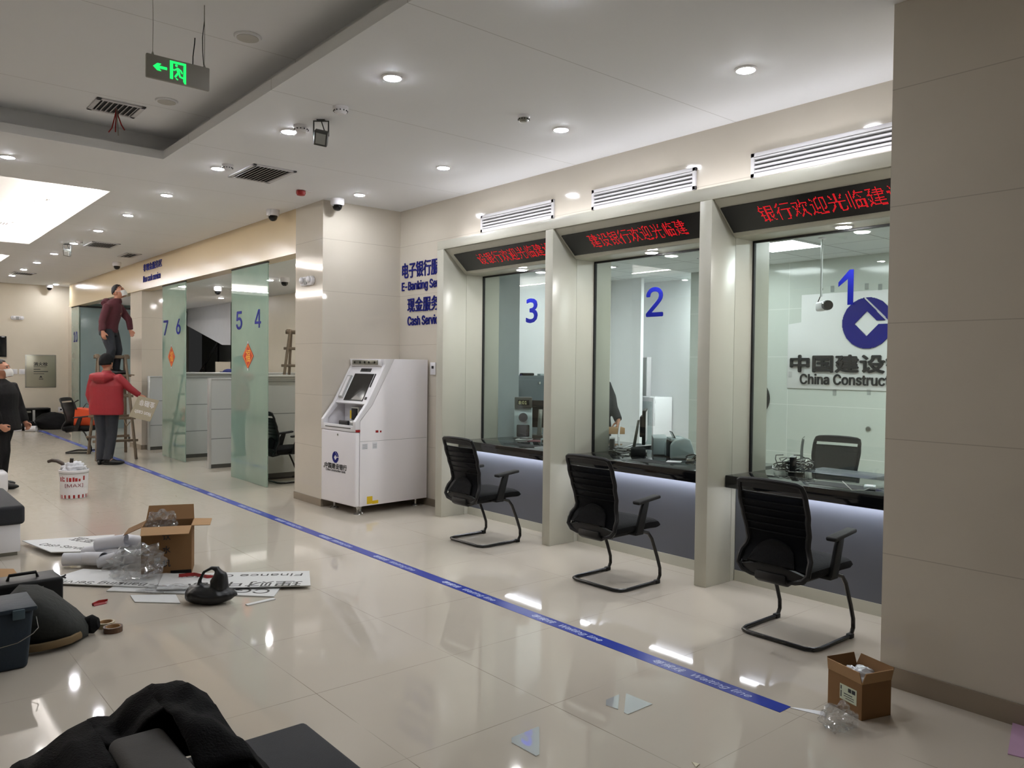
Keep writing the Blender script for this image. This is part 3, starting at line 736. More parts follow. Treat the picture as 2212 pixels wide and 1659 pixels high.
# exit sign hung on two wires
E0 = Vector((1.255, 4.65, 3.16))
t = thing('exit_sign', 'grey hanging exit sign with green running figure and left arrow', 'exit sign', (1.428, 4.65, 3.16))
q = MB(); q.box(-.173, .173, -.011, .011, 0, .132, .006); q.build('box', mat('grey_sign_box', (150, 146, 138), 0.45), t)
q = MB(); d = .0015; O = (-.173, -.0115, 0); U = (1, 0, 0); V = (0, 0, 1)
poly3(q, [(.034, .067), (.057, .088), (.079, .088), (.067, .075), (.109, .075), (.109, .060), (.067, .060), (.079, .047), (.057, .047)], O, U, V, d)
poly3(q, [(.124, .018), (.124, .120), (.212, .120), (.212, .005), (.203, .005), (.196, .018), (.198, .107), (.141, .107), (.141, .020), (.145, .012), (.126, .014)][:8]+[(.141, .018)], O, U, V, d)
def limb(p0, p1, r):
    a = math.atan2(p1[1]-p0[1], p1[0]-p0[0]); pts = []
    for k in range(7): th = a+PI/2+PI*k/6; pts.append((p0[0]+r*math.cos(th), p0[1]+r*math.sin(th)))
    for k in range(7): th = a-PI/2+PI*k/6; pts.append((p1[0]+r*math.cos(th), p1[1]+r*math.sin(th)))
    poly3(q, pts, O, U, V, d)
for p0, p1, r in (((.159, .098), (.1591, .098), .0072), ((.166, .080), (.171, .062), .008), ((.163, .082), (.150, .071), .004), ((.150, .071), (.141, .071), .004), ((.172, .082), (.184, .074), .004), ((.184, .074), (.190, .062), .004), ((.168, .058), (.154, .036), .0055), ((.174, .058), (.179, .040), .005), ((.179, .040), (.194, .036), .0048), ((.158, .026), (.166, .021), .003)):
    limb(p0, p1, r)
q.build('pictogram', M['exit_green'], t)
for x in (-.137, .145):
    q = MB(); q.lathe([(.009, 0), (.006, .008), (.003, .018)], 8, (x, 0, .130)); q.tube([(x, 0, .148), (x+.002, .0, .3), (x, 0, .489)], .0018, 5); q.build('hanging_wire', M['steel'], t)
q = MB(); q.tube([(.08, 0, .131), (.082, .003, .18), (.092, .006, .26), (.095, .01, .29)], .003, 6); q.build('stub_cable', M['black'], t)
q = MB(); q.tube([(.143, .004, .14), (.138, .008, .22), (.136, .006, .3), (.146, .004, .4), (.146, .003, .489)], .0025, 6); q.build('supply_cable', M['vent_dark'], t)
for x, y in ((5.0, 9.5), (5.6, 10.3), (6.05, 11.2), (5.9, 16.4), (7.75, 20.5)):  # unseen lamps added to brighten the booths and the stairwell
    disc_light('downlight', x, y, 2.95, .05, BL, 'unseen booth fill lamp added out of sight behind the beige column or pier', group='added hidden booth fill lamps')
t = thing('ceiling_panel_light', 'lit square ceiling panel nearer the glass of window 1', 'light', (7.43, 4.45, 2.88)); MB().box(-.3, .3, -.3, .3, -.012, -.001, .002).build('frame', M['white'], t); MB().box(-.28, .28, -.28, .28, -.016, -.0115).build('diffuser', M['lamp_panel'], t)
dup(t, (7.9, 5.35, 2.88), 0, 'added square fill panel of the teller room hidden by the pillar left of window 1')  # unseen panel added to brighten the alcove and back wall
dup(t, (7.2, 7.1, 2.88), 0, 'added unseen fill panel of the teller room hidden between windows 2 and 3')  # unseen panel added to light the view through the middle window
t = thing('ceiling_panel_light', 'narrow unseen fill panel added in the passage behind the logo wall', 'light', (9.1, 6.1, 2.88)); MB().box(-.15, .15, -.4, .4, -.012, -.001, .002).build('frame', M['white'], t); MB().box(-.14, .14, -.38, .38, -.016, -.0115).build('diffuser', lamp_mat('passage_fill_panel', (0.93, 0.985, 1.0), 85), t)  # unseen lamp added behind the wall to brighten the alcove
dup(t, (7.3, 2.6, 2.88), 0, 'lit square ceiling panel of the teller room hidden by the near wall')

# ---------------------------------------------------------------- glass screens of the booths
def screen(y0, y1, nums, fu, label, lab2=None):
    c = (y0+y1)/2
    t = thing('glass_screen', label, 'glass screen', (4.06, c, 0), 0)
    q = MB(); q.box(-.006, .006, y0-c, y1-c, 0.004, 2.885); q.build('pane', M['gscreen'], t)
    q = MB(); q.box(-.012, .012, y0-c, y1-c, 2.868, 2.885); q.build('top_channel', M['vent_dark'], t)
    q = MB()
    for s, a, b_ in nums: (four(q, (-.0085, a-c, 2.05), (0, -1, 0), (0, 0, 1), a-b_, .24) if s == '4' else text(q, s, (-.0085, a-c, 2.05), (0, -1, 0), (0, 0, 1), a-b_, .24, bold=.012))
    q.build('number_decal', M['blue'], t)
    if fu is not None:
        p = thing('fortune_paper', lab2, 'paper decoration', (4.052, fu, 1.685), 0, 'red fortune diamonds on the glass screens')
        r = .19; q = MB(); poly3(q, [(-r, 0), (0, -r*.92), (r, 0), (0, r*.92)], (0, 0, 0), (0, -1, 0), (0, 0, 1), .002); q.build('paper', M['fu_red'], p)
        q = MB(); r2 = .165
        poly3(q, [(-r2, 0), (0, -r2*.92), (r2, 0), (r2-.012, 0), (0, -r2*.92+.012), (-r2+.012, 0)], (-.0021, 0, 0), (0, -1, 0), (0, 0, 1), .0005)
        poly3(q, [(r2, 0), (0, r2*.92), (-r2, 0), (-r2+.012, 0), (0, r2*.92-.012), (r2-.012, 0)], (-.0021, 0, 0), (0, -1, 0), (0, 0, 1), .0005)
        text(q, '福', (-.0022, .075, -.08), (0, -1, 0), (0, 0, 1), .15, .165, .001, bold=.014); q.build('gold_character', M['gold'], p)
        q = MB(); q.box(-.003, 0, -.016, .016, .165, .195); q.box(-.003, 0, -.016, .016, -.195, -.165); q.build('sticky_pad', M['paper'], p)
    return t
screen(9.62, 10.86, (('5', 10.672, 10.471), ('4', 10.03, 9.829)), 10.256, 'broad tall green glass screen nearest the beige column, blue 5 and 4', 'red diamond fortune paper on the glass with 5 and 4')
screen(12.82, 14.02, (('7', 13.94, 13.707), ('6', 13.271, 13.059)), 13.52, 'narrower tall green glass screen beyond, standing past the end post, blue 7 and 6', 'red diamond fortune paper on the glass with 7 and 6')
screen(20.40, 21.19, (('10', 20.95, 20.55),), None, 'tall pale green glass screen with blue 10 by the far wall')
t = thing('glass_partition', 'frosted teal glass partition behind the man on the ladder', 'glass partition', (5.2, 20.38, 0))
MB().box(-1.12, 1.25, -.006, .006, .004, 2.88).build('pane', M['frosted'], t)
MB().box(-1.14, 1.27, -.02, .02, 2.85, 2.89).build('top_rail', M['vent_dark'], t)
# half height partitions
def partition(x0, x1, y, h, label, ledge=False, post=False):
    t = thing('office_partition', label, 'partition', (x0, y, 0), 0, 'half height partitions of the booths')
    L = x1-x0
    MB().box(0, L, -.03, .03, .06, h-.03).build('board', M['partition'], t)
    MB().box(0.01, L, -.025, .025, 0, .06).build('kick', M['kick'], t)
    q = MB(); q.box(0, L, -.035, .035, h-.03, h, .004); q.box(-.005, .03, -.036, .036, 0, h, .004); q.build('trim', M['alu'], t)
    if ledge:
        q = MB(); q.box(0, L, -.10, .12, h, h+.03, .005); q.build('ledge', M['alu'], t)
    return t
partition(4.20, 6.4, 10.47, 1.40, 'grey half height partition with ledge behind the black chair, right of glass 5 and 4', True)
partition(4.10, 6.2, 11.9, 1.36, 'grey half height partition with white end post left of glass 5 and 4')
partition(4.12, 6.4, 13.45, 1.40, 'grey half height partition with ledge under the dark stairs', True)
partition(4.10, 6.4, 15.03, 1.34, 'grey half height partition beside the beige pier, left of glass 7 and 6')
partition(4.3, 6.4, 17.3, 1.34, 'grey half height partition farther along, behind the beige pier')
q = MB(); q.ell((0, 0, 0.0), (.11, .09, .06), 14, 8, None, lambda p: Vector((p.x, p.y, max(p.z, -0.0)))); q.box(-.14, -.05, -.06, .06, 0, .012, .004)
tag(q.build('cap', mat('blue_cap_cloth', (28, 36, 100), 0.8), loc=(4.98, 13.45, 1.431)), 'small dark blue cap lying on the partition ledge', 'cap')

# ---------------------------------------------------------------- far wall
t = thing('hydrant_cabinet', 'steel fire hydrant cabinet door with Chinese lettering on the far wall', 'cabinet', (3.475, 21.597, 1.348))
q = MB(); q.box(-.322, .322, -.012, .002, -.392, .392, .004); q.build('frame', M['steel'], t)
q = MB(); q.box(-.295, .30, -.022, -.012, -.372, .372, .004); q.build('door', mat('steel_door_sheet', (158, 156, 140), 0.28, metal=0.6, var=0.12, scale=2), t)
q = MB(); text(q, '消火栓', (-.15, -.023, .13), (1, 0, 0), (0, 0, 1), .29, .085, .001, bold=.03)
for k, (w_, h_) in enumerate(((.27, .010), (.14, .014), (.30, .016), (.22, .010))): q.box(-.15, -.15+w_, -.0235, -.0225, .11-.055*k-h_, .11-.055*k)
q.build('lettering', M['ink'], t)
q = MB(); poly3(q, [(-.03, 0), (-.02, .03), (0, .055), (.018, .035), (.03, 0), (.012, .004), (0, .02), (-.01, .004)], (0, -.0225, -.16), (1, 0, 0), (0, 0, 1), .001); q.box(-.04, .05, -.0235, -.0225, -.195, -.18); q.build('flame_mark', M['ink'], t)
def emergency(x, y, z, rz, label, s=1.0):
    t = thing('emergency_light', label, 'emergency light', (x, y, z), rz)
    q = MB()
    pts = [(-.11*s, -.045*s), (.11*s, -.045*s), (.135*s, -.02*s), (.135*s, .02*s), (.11*s, .045*s), (-.11*s, .045*s), (-.135*s, .02*s), (-.135*s, -.02*s)]
    q.prism(pts, -.035*s, 0, 'y', .008*s); q.build('housing', M['white'], t)
    for k in (-1, 1):
        h = MB(); h.ell((.075*s*k, -.045*s, .01*s), (.034*s, .022*s, .034*s), 14, 8); h.build('lamp_head', M['white'], t)
    q = MB(); q.box(-.03*s, .03*s, -.043*s, -.034*s, -.035*s, .03*s, .003); q.build('label_plate', mat('grey_label', (150, 150, 150), 0.5), t)
    return t
emergency(3.0, 21.6, 2.60, 0, 'white twin head emergency light on the far wall')
emergency(4.0, 8.34, 2.53, -PI/2, 'white twin head emergency light on the beige column', 1.15)
for x, lab in ((2.94, 'white square wall switch, left of the pair on the far wall'), (3.09, 'white square wall switch next to the hydrant cabinet')):
    t = thing('wall_switch', lab, 'switch', (x, 21.6, 1.335), 0, 'wall switches by the hydrant cabinet')
    MB().box(-.06, .06, -.012, 0, -.06, .06, .004).build('plate', M['white'], t); MB().box(-.03, .03, -.017, -.012, -.035, .035, .003).build('rocker', M['paper'], t)
t = thing('wall_socket', 'white wall socket low on the far wall behind the chair with the orange bag', 'socket', (3.9, 21.6, .42)); MB().box(-.06, .06, -.012, 0, -.06, .06, .004).build('plate', M['white'], t); MB().box(-.02, .02, -.0125, -.0115, -.02, .02).build('pins', M['ink'], t)
t = thing('wall_socket', 'white socket with black plug on the wall behind the machine', 'socket', (5.0, 7.28, 1.55), -PI/2); MB().box(-.05, .05, -.014, 0, -.07, .07, .004).build('plate', M['white'], t); MB().box(-.02, .02, -.016, -.013, .0, .03).build('pins', M['ink'], t)
t = thing('wall_screen', 'black wall screen cut by the left edge of the photo', 'screen', (2.30, 21.6, 1.92))
q = MB(); q.box(-.48, .48, -.05, -.002, -.24, .24, .006); q.build('bezel', M['black'], t); MB().box(-.46, .46, -.0525, -.049, -.21, .21).build('display', M['screen'], t); q = MB(); q.box(.38, .44, -.0535, -.052, .215, .23); q.build('label_strip', M['paper'], t)
t = thing('low_cabinet', 'low black frame cabinet against the far wall behind the black bag', 'cabinet', (3.2, 21.4, 0))
q = MB(); q.box(-.36, .42, -.17, .17, .44, .48, .004); q.box(-.36, -.33, -.17, .17, 0, .44); q.box(.39, .42, -.17, .17, 0, .44); q.box(-.36, .42, .13, .17, 0, .44); q.build('carcass', M['black'], t)
q = MB(); q.box(.05, .10, -.18, -.165, .02, .44); q.build('upright', M['alu'], t); q = MB(); q.box(-.30, .02, -.165, -.14, .38, .42); q.build('rail', M['steel'], t)
# ---------------------------------------------------------------- visitor chairs
M['mesh_back'] = glass_mat('see_through_black_mesh', (0.30, 0.31, 0.33), base=0.004, rough=0.5, haze=0.8, hcol=(16, 16, 18))
M['mesh_grey'] = glass_mat('grey_see_through_mesh', (0.45, 0.46, 0.47), base=0.004, rough=0.5, haze=0.6, hcol=(58, 60, 60))
def bprof(z):
    P = [(.36, -.235), (.40, -.285), (.45, -.292), (.50, -.262), (.56, -.228), (.64, -.238), (.74, -.268), (.84, -.30), (.95, -.335)]
    for (a, xa), (b, xb) in zip(P, P[1:]):
        if z <= b: 
            f = (z-a)/(b-a); f = f*f*(3-2*f); return xa+(xb-xa)*f
    return P[-1][1]
def bwid(z):
    P = [(.38, .19), (.44, .235), (.50, .232), (.57, .20), (.68, .212), (.80, .222), (.94, .215)]
    if z <= P[0][0]: return P[0][1]
    for (a, xa), (b, xb) in zip(P, P[1:]):
        if z <= b:
            f = (z-a)/(b-a); f = f*f*(3-2*f); return xa+(xb-xa)*f
    return P[-1][1]
def back_pt(z, y):
    return Vector((bprof(z)-0.035*(y/.22)**2*-1*0.6, y, z))
def chair(name, label, loc, rz, group='black mesh visitor chairs', base='sled', mesh='mesh_back'):
    t = thing(name, label, 'chair', loc, rz, group)
    if base == 'sled':
        q = MB(); r = .0125
        side = lambda s: [(.02, .20*s, .405), (.09, .235*s, .385), (.125, .24*s, .34), (.19, .24*s, .20), (.225, .24*s, .11), (.228, .24*s, .055), (.205, .24*s, .018), (.17, .24*s, .0135)]
        pts = side(1)+[(-.15, .24, .0135), (-.20, .225, .0135), (-.222, .18, .0135), (-.222, -.18, .0135), (-.20, -.225, .0135), (-.15, -.24, .0135)]+side(-1)[::-1]
        q.tube(pts, r, 10); q.build('sled_base', M['black_metal'], t)
        for s in (1, -1):
            q = MB(); q.box(.17, .215, .24*s-.016, .24*s+.016, 0, .028, .005); q.build('foot_cap', M['black'], t)
    else:
        q = MB(); q.lathe([(.03, .06), (.03, .12), (.022, .13), (.022, .38), (.05, .40)], 12)
        for k in range(5):
            a = 2*PI*k/5; q.tube([(0, 0, .09), (.28*math.cos(a), .28*math.sin(a), .055)], [.025, .016], 8)
            q.ell((.28*math.cos(a), .28*math.sin(a), .028), (.028, .028, .028), 10, 6)
        q.build('star_base', M['black'], t)
    q = MB()
    def seat(p):
        return p
    n = 12
    rings = []
    prof = [(-.245, .425, .012), (-.235, .43, .032), (-.18, .437, .036), (-.02, .437, .036), (.12, .44, .038), (.20, .437, .038), (.235, .43, .030), (.248, .425, .010)]
    for x, zc, th in prof:
        wv = .235 if -.2 < x < .21 else .222
        ring = []
        for k in range(20):
            a = 2*PI*k/20; cx, sx = math.cos(a), math.sin(a)
            ring.append((x, wv*math.copysign(abs(cx)**.35, cx), zc+th*math.copysign(abs(sx)**.55, sx)))
        rings.append(ring)
    q.loft(rings); q.build('seat', M['black_cloth'], t)
    q = MB(); q.box(-.22, .12, -.17, .17, .375, .405, .012); q.prism([(-.22, .40), (-.295, .42), (-.30, .37), (-.26, .345), (-.16, .36), (-.12, .39)], -.10, .10, 'y', .012); q.build('seat_shell', M['black'], t)
    # back: rounded frame, mesh with ribs, lumbar pad
    def loop(off=0.0):
        L = []; w_ = lambda z: bwid(z)-off
        for z in [.40+.5*k/14 for k in range(15)]: L.append(back_pt(z, w_(z)))
        wt = w_(.92)
        L += [back_pt(.93, wt*.96), back_pt(.938, wt*.86), back_pt(.944, wt*.5), back_pt(.946, 0), back_pt(.944, -wt*.5), back_pt(.938, -wt*.86), back_pt(.93, -wt*.96)]
        for z in [.90-.5*k/14 for k in range(15)]: L.append(back_pt(z, -w_(z)))
        L += [back_pt(.385, -.14), back_pt(.375, 0), back_pt(.385, .14)]
        return L
    q = MB(); q.tube(loop(.012), [(.014, .017)]*len(loop()), 8, closed=True)
    q.grid(lambda u, v: back_pt(.895+.045*u, (v*2-1)*(bwid(.9)-.02)), 2, 8, .016)
    q.grid(lambda u, v: back_pt(.375+.09*u-.04*abs(v*2-1)**2*u, (v*2-1)*(bwid(.40+.06*u)-.02)), 4, 10, .02)
    q.build('back_frame', M['black'], t)
    q = MB(); q.grid(lambda u, v: back_pt(.455+.415*u, (v*2-1)*(bwid(.455+.415*u)-.016))+Vector((.004, 0, 0)), 14, 8, .003); q.build('back_mesh', M[mesh], t)
    for z in (.865, .82, .775, .73, .685, .64):
        q = MB(); w_ = bwid(z)-.018; q.tube([back_pt(z, w_*(k/6*2-1))+Vector((-.004, 0, 0)) for k in range(7)], .0042, 6); q.build('rib', M['black_cloth'], t)
    q = MB(); q.grid(lambda u, v: back_pt(.47+.13*math.sin(PI*v)**.5*u if 0 < v < 1 else .47, (v*2-1)*.15)+Vector((-.018, 0, 0)), 6, 10, .014); q.build('lumbar_pad', M['black_cloth'], t)
    for s in (1, -1):
        q = MB(); q.prism([(-.07, .40), (.01, .40), (.075, .62), (.02, .625), (-.005, .585)], .243*s-.014, .243*s+.014, 'y', .008); q.box(-.07, .02, min(.17*s, .25*s), max(.17*s, .25*s), .385, .41, .006)
        a = q.build('arm', M['black'], t)
        q = MB(); R = Matrix.Translation((.055, .245*s, .632)) @ Matrix.Rotation(math.radians(-6), 4, 'Y'); q.box(-.125, .125, -.033, .033, -.012, .013, .010, 3, R); q.build('arm_pad', M['black_mesh'], a)
    return t
ch = chair('visitor_chair', 'black mesh visitor chair in front of window 1, nearest of the three at the counters', (4.31, 2.445, 0), 0)
dup(ch, (4.32, 3.905, 0), math.radians(1.5), 'black mesh visitor chair in front of window 2')
dup(ch, (4.385, 5.56, 0), math.radians(1.5), 'black mesh visitor chair in front of window 3')
dup(ch, (4.52, 10.03, 0), 0, 'black mesh chair seen sideways right of the glass with 5 and 4')
dup(ch, (3.12, 15.28, 0), math.radians(-36), 'black mesh chair holding an orange bag behind the wooden ladder')
tc = chair('office_chair', 'black office chair on the staff side of window 1, backed by the logo wall', (6.85, 3.62, 0), PI+.15, 'staff chairs behind the glass', 'star', 'mesh_grey')
dup(tc, (6.45, 4.72, 0), PI-.1, 'black office chair on the staff side of window 2, behind the note counter')

# ---------------------------------------------------------------- self-service machine
A = thing('service_machine', 'white self-service banking machine with sloping screen and blue round emblem', 'bank machine', (4.03, 7.29, 0), math.radians(4.4))
W_ = .68; Wm = mat('machine_white', (240, 236, 238), 0.32, var=0.015)
q = MB()
for y0, y1 in ((0, .012), (W_-.012, W_)): q.prism([(.055, .088), (.055, .985), (.21, 1.155), (.49, 1.65), (.95, 1.65), (.95, .088)], y0, y1, 'y', .003)
q.prism([(.055, .088), (.055, .875), (.31, .875), (.31, 1.19), (.43, 1.46), (.49, 1.648), (.95, 1.648), (.95, .088)], .012, W_-.012, 'y'); q.build('cabinet', Wm, A)
q = MB(); q.box(-.002, .055, .004, W_-.004, .088, .872, .014, 3); dr = q.build('lower_door', Wm, A)
q = MB()
cells(q, emblem, 44, (-.0035, .445, .52), (0, -1, 0), (0, 0, 1), .125, .001)
q.build('emblem', M['blue_dark'], dr)
q = MB(); text(q, '中国建设银行', (-.0035, .60, .455), (0, -1, 0), (0, 0, 1), .44, .058, .001, bold=.03); text(q, 'China Construction Bank', (-.0035, .575, .425), (0, -1, 0), (0, 0, 1), .39, .026, .001, bold=.005); q.build('lettering', M['ink'], dr)
for y, z in ((.61, .46), (.34, .83)):
    q = MB(); q.cyl((-.006, y, z), (0, y, z), .011, None, 14); q.build('lock', M['steel'], dr)
ck = [(-.004, .878), (-.004, .985), (.14, 1.17), (.37, 1.585), (.358, 1.648), (.488, 1.648), (.208, 1.158), (.053, .99), (.053, .878)]
for y0, y1 in ((.002, .05), (W_-.05, W_-.002)):
    q = MB(); q.prism(ck, y0, y1, 'y', .005); q.build('side_cheek', M['white'], A)
q = MB(); q.box(.0, .30, .05, W_-.05, .875, .905, .003); q.box(.27, .32, .05, W_-.05, .90, 1.20); q.build('shelf_recess', M['white'], A)
q = MB(); q.box(-.005, .02, .05, W_-.05, .875, .94, .004); q.build('front_lip', M['white'], A); q = MB(); q.box(-.0065, -.0045, .09, W_-.09, .905, .915); q.build('lip_slot', M['kick'], A)
sa = math.atan2(.415, .23)
def slope_pt(s, y, d): # along the sloping panel
    b0 = Vector((.155, 0, 1.165)); dd = Vector((.215, 0, .415)).normalized(); n_ = Vector((-dd.z, 0, dd.x))
    return b0+dd*s+n_*d+Vector((0, y, 0))
def slab(s0, s1, y0, y1, d0, d1, name, m, par):
    q = MB(); q.loft([[slope_pt(s0, y0, d), slope_pt(s0, y1, d), slope_pt(s1, y1, d), slope_pt(s1, y0, d)] for d in (d0, d1)]); return q.build(name, m, par, ang=20)
fp = slab(0, .47, .05, W_-.05, -.03, 0, 'sloping_fascia', M['white'], A)
slab(.03, .36, .13, .50, 0, .004, 'screen_bezel', M['black'], fp); slab(.04, .35, .14, .49, .004, .0055, 'screen', M['screen'], A)
slab(.385, .425, .22, .42, 0, .004, 'camera_slot', M['vent_dark'], fp); slab(.395, .42, .30, .40, .004, .006, 'camera_window', M['black'], fp)
slab(.20, .36, .095, .112, 0, .006, 'card_slot', M['black'], fp); slab(.05, .08, .075, .11, 0, .006, 'button_block', M['black'], fp)
slab(.06, .33, .53, .61, 0, .02, 'side_reader', M['alu'], A); slab(.075, .315, .545, .595, .02, .022, 'reader_face', M['white'], A)
q = MB(); q.box(.345, .38, .05, W_-.05, 1.572, 1.648, .003); hd = q.build('head_panel', M['white'], A)
q = MB(); q.box(.335, .346, .10, W_-.09, 1.585, 1.637, .003); cs = q.build('camera_strip', M['steel'], A)
for y in (.15, .26, .34, .43, .54):
    q = MB(); q.cyl((.331, y, 1.611), (.337, y, 1.611), .013, None, 14); q.build('camera_eye', M['dome'], cs)
q = MB(); q.box(.22, .275, .28, .43, .95, 1.12, .006); cr = q.build('card_reader', M['alu'], A)
q = MB(); q.box(.212, .222, .30, .41, .965, 1.105, .004); q.build('reader_mouth', M['black'], cr); q = MB(); q.box(.2195, .2215, .415, .45, .99, 1.08); q.build('yellow_strip', M['yellow'], cr)
q = MB(); q.box(.05, .17, .12, .34, .905, .985, .02, 3); kp = q.build('key_pad_hood', M['alu'], A); q = MB(); q.box(.03, .06, .20, .38, .905, .985, .012, 3); q.build('key_pad_shade', M['black'], kp)
for z0, z1, x0, x1, m, nm in ((.875, .90, -.001, .055, M['red'], 'red_tag'), (.86, .885, .25, .285, M['red'], 'red_sticker'), (.86, .88, .305, .325, M['red'], 'red_sticker'), (.69, .75, .08, .15, M['paper'], 'rating_label'), (.69, .76, .21, .27, M['paper'], 'rating_label'), (.055+.05, .185, .145, .215, M['yellow'], 'yellow_warning_label'), (.10, .135, .215, .29, M['yellow'], 'yellow_warning_label')):
    q = MB(); q.box(x0, x1, -.0015, .0006, z0, z1); o = q.build(nm, m, A)
    if nm == 'rating_label':
        q = MB()
        for k in range(4): q.box(x0+.006, x1-.006, -.002, -.0014, z0+.008+k*.013, z0+.011+k*.013)
        q.build('print_lines', M['ink'], o)
q = MB(); q.box(.055, .94, -.0006, .0006, .772, .774); q.build('panel_seam', M['vent_dark'], A)
for x, y in ((.07, .06), (.13, .10), (.10, W_-.12), (.86, .09), (.86, W_-.09)):
    q = MB(); q.lathe([(.045, 0), (.042, .008), (.015, .02), (.012, .03), (.012, .06), (.02, .062), (.02, .09)], 16, (x, y, 0)); q.build('levelling_foot', M['chrome'], A)

# ---------------------------------------------------------------- logo board on the teller room wall
t = thing('logo_board', 'white sign board with blue round emblem and black bank lettering behind window 1', 'sign', (8.70, 4.2, 1.36))
q = MB(); q.prism([(.90, 0), (.90, .77), (.73, .79), (.73, 1.115), (-.75, 1.115), (-.75, 0)], -.012, -.002, 'x', .001); q.build('board', M['foam'], t)
q = MB(); cells(q, emblem, 72, (-.014, .215, .47), (0, -1, 0), (0, 0, 1), .57, .014); q.build('emblem', M['blue'], t)
q = MB(); text(q, '中国建设银行', (-.014, .85, .20), (0, -1, 0), (0, 0, 1), 1.70, .195, .02, bold=.035); q.build('chinese_letters', M['ink'], t)
q = MB(); text(q, 'China Construction Bank', (-.014, .725, .055), (0, -1, 0), (0, 0, 1), 1.62, .12, .015, bold=.012); q.build('english_letters', M['ink'], t)
for y, z in ((.3, -.05), (-.1, -.03), (.86, .15), (.70, .2), (.35, 1.15), (-.05, 1.15), (-.2, 1.13)):
    q = MB(); q.box(-.0135, -.0015 if z > 0 and z < 1.1 else -.001, y-.02, y+.02, z-.02, z+.05); q.build('clear_tape', M['film'], t)
t = thing('wall_bolt', 'round metal button on the tiled wall behind window 1', 'button', (8.7, 4.10, .93)); MB().lathe([(.028, 0), (.026, .014), (.008, .018)], 14, M=Matrix.Rotation(-PI/2, 4, 'Y')).build('button', M['steel'], t)
t = thing('bullet_camera', 'white bullet camera hung on a long pole behind window 1', 'security camera', (7.27, 3.92, 2.88), math.radians(-130))
MB().lathe([(.04, 0), (.04, -.015), (.012, -.02)], 14).build('ceiling_plate', M['white'], t)
q = MB(); q.cyl((0, 0, 0), (0, 0, -.58), .011, None, 10); q.build('pole', M['alu'], t)
q = MB(); q.box(-.05, .16, -.04, .04, -.72, -.63, .02, 3); q.build('body', M['white'], t); q = MB(); q.lathe([(.048, 0), (.05, .02), (.046, .05)], 16, M=Matrix.Translation((.13, 0, -.675)) @ Matrix.Rotation(PI/2, 4, 'Y')); q.build('lens', M['dome'], t)
q = MB(); q.tube([(-.05, 0, -.67), (-.10, .01, -.62), (-.06, .02, -.56), (0, .012, -.5)], .005, 6); q.build('cable', M['black'], t)
t = thing('wall_clock', 'round black clock half hidden behind the bay pillar, seen through window 1', 'clock', (8.70, 5.575, 1.22), -PI/2)
MB().lathe([(.24, 0), (.24, .03), (.21, .035)], 32, M=Matrix.Rotation(PI/2, 4, 'X')).build('case', M['black'], t)

# ---------------------------------------------------------------- things on the counters, staff side
def cables(label, loc, seed, n=14, r=(.16, .14, .10)):
    t = thing('cable_tangle', label, 'cables', loc); rnd = random.Random(seed)
    for k in range(n):
        q = MB(); a = rnd.uniform(0, 6.28); pts = []
        c = (rnd.uniform(-.3, .3)*r[0], rnd.uniform(-.3, .3)*r[1]); R_ = rnd.uniform(.4, .8); lift = rnd.uniform(.15, .95)
        for i in range(11):
            th = a+i*.55; pts.append((c[0]+R_*r[0]*math.cos(th)*rnd.uniform(.85, 1.1), c[1]+R_*r[1]*math.sin(th)*rnd.uniform(.85, 1.1), .006+r[2]*lift*(.5+.5*math.sin(th*1.3+k))))
        q.tube(pts, .0042, 6); q.build('cable', M['black'] if rnd.random() < .72 else M['alu'], t)
    return t
cables('tangled heap of black and white cables on the counter of window 1', (5.62, 3.22, .80), 3, 16, (.20, .16, .13))
cables('loose black cables on the counter of window 2 beside the monitor foot', (5.45, 4.80, .80), 5, 6, (.14, .12, .05))
cables('black cables curling at the right end of the counter of window 2', (5.40, 4.02, .80), 8, 4, (.10, .12, .10))
cables('thin black cables on the counter of window 3', (5.50, 6.30, .80), 9, 4, (.16, .10, .03))
def stand(loc, rz, label):
    t = thing('display_stand', label, 'stand', loc, rz, 'acrylic stands on the counters')
    q = MB(); q.grid(lambda u, v: (.02-.05*u+.05*u*u, -.09+.18*v, .01+.26*u), 8, 3, .005); q.build('acrylic_sheet', M['acrylic'], t)
    q = MB(); q.box(-.07, -.03, -.06, .06, .012, .115, .003); q.build('block', M['black'], t)
    q = MB(); q.box(-.08, .03, -.07, .07, 0, .012, .003); q.build('foot', M['chrome'], t); q = MB(); q.box(-.072, -.028, -.062, .062, .115, .12); q.build('top_edge', M['alu'], t)
    return t
sd = stand((5.52, 3.12, .80), math.radians(-66), 'acrylic stand with black block on the counter of window 1')
dup(sd, (5.50, 4.96, .80), math.radians(-53), 'acrylic stand with black block on the counter of window 2')
def monitor(loc, rz, label):
    t = thing('computer_monitor', label, 'monitor', loc, rz, 'computer monitors behind the glass')
    q = MB(); q.box(-.012, .018, -.24, .24, .09, .40, .006); p = q.build('screen_shell', M['black'], t); q = MB(); q.box(-.0135, -.0115, -.225, .225, .105, .385); q.build('display', M['screen'], p)
    q = MB(); q.box(.015, .045, -.12, .12, .15, .34, .01); q.build('rear_bulge', M['black'], p)
    q = MB(); q.prism([(.05, .30), (.07, .30), (.12, .012), (.09, .012)], -.025, .025, 'y', .003); q.box(-.02, .14, -.10, .10, 0, .014, .004); q.build('stand', M['steel'], t)
    return t
mo = monitor((5.62, 4.73, .80), math.radians(128), 'black monitor seen edge on through window 2')
dup(mo, (6.04, 6.60, .80), math.radians(-150), 'black monitor tilted behind window 3')
q = MB(); q.prism([(-.08, 0), (.08, 0), (.07, .055), (-.04, .075), (-.07, .06)], -.06, .06, 'y', .006); tag(q.build('desk_phone', M['black'], loc=(5.40, 4.62, .80), rotz=.6), 'black desk device on the counter of window 2 in front of the monitor', 'device')
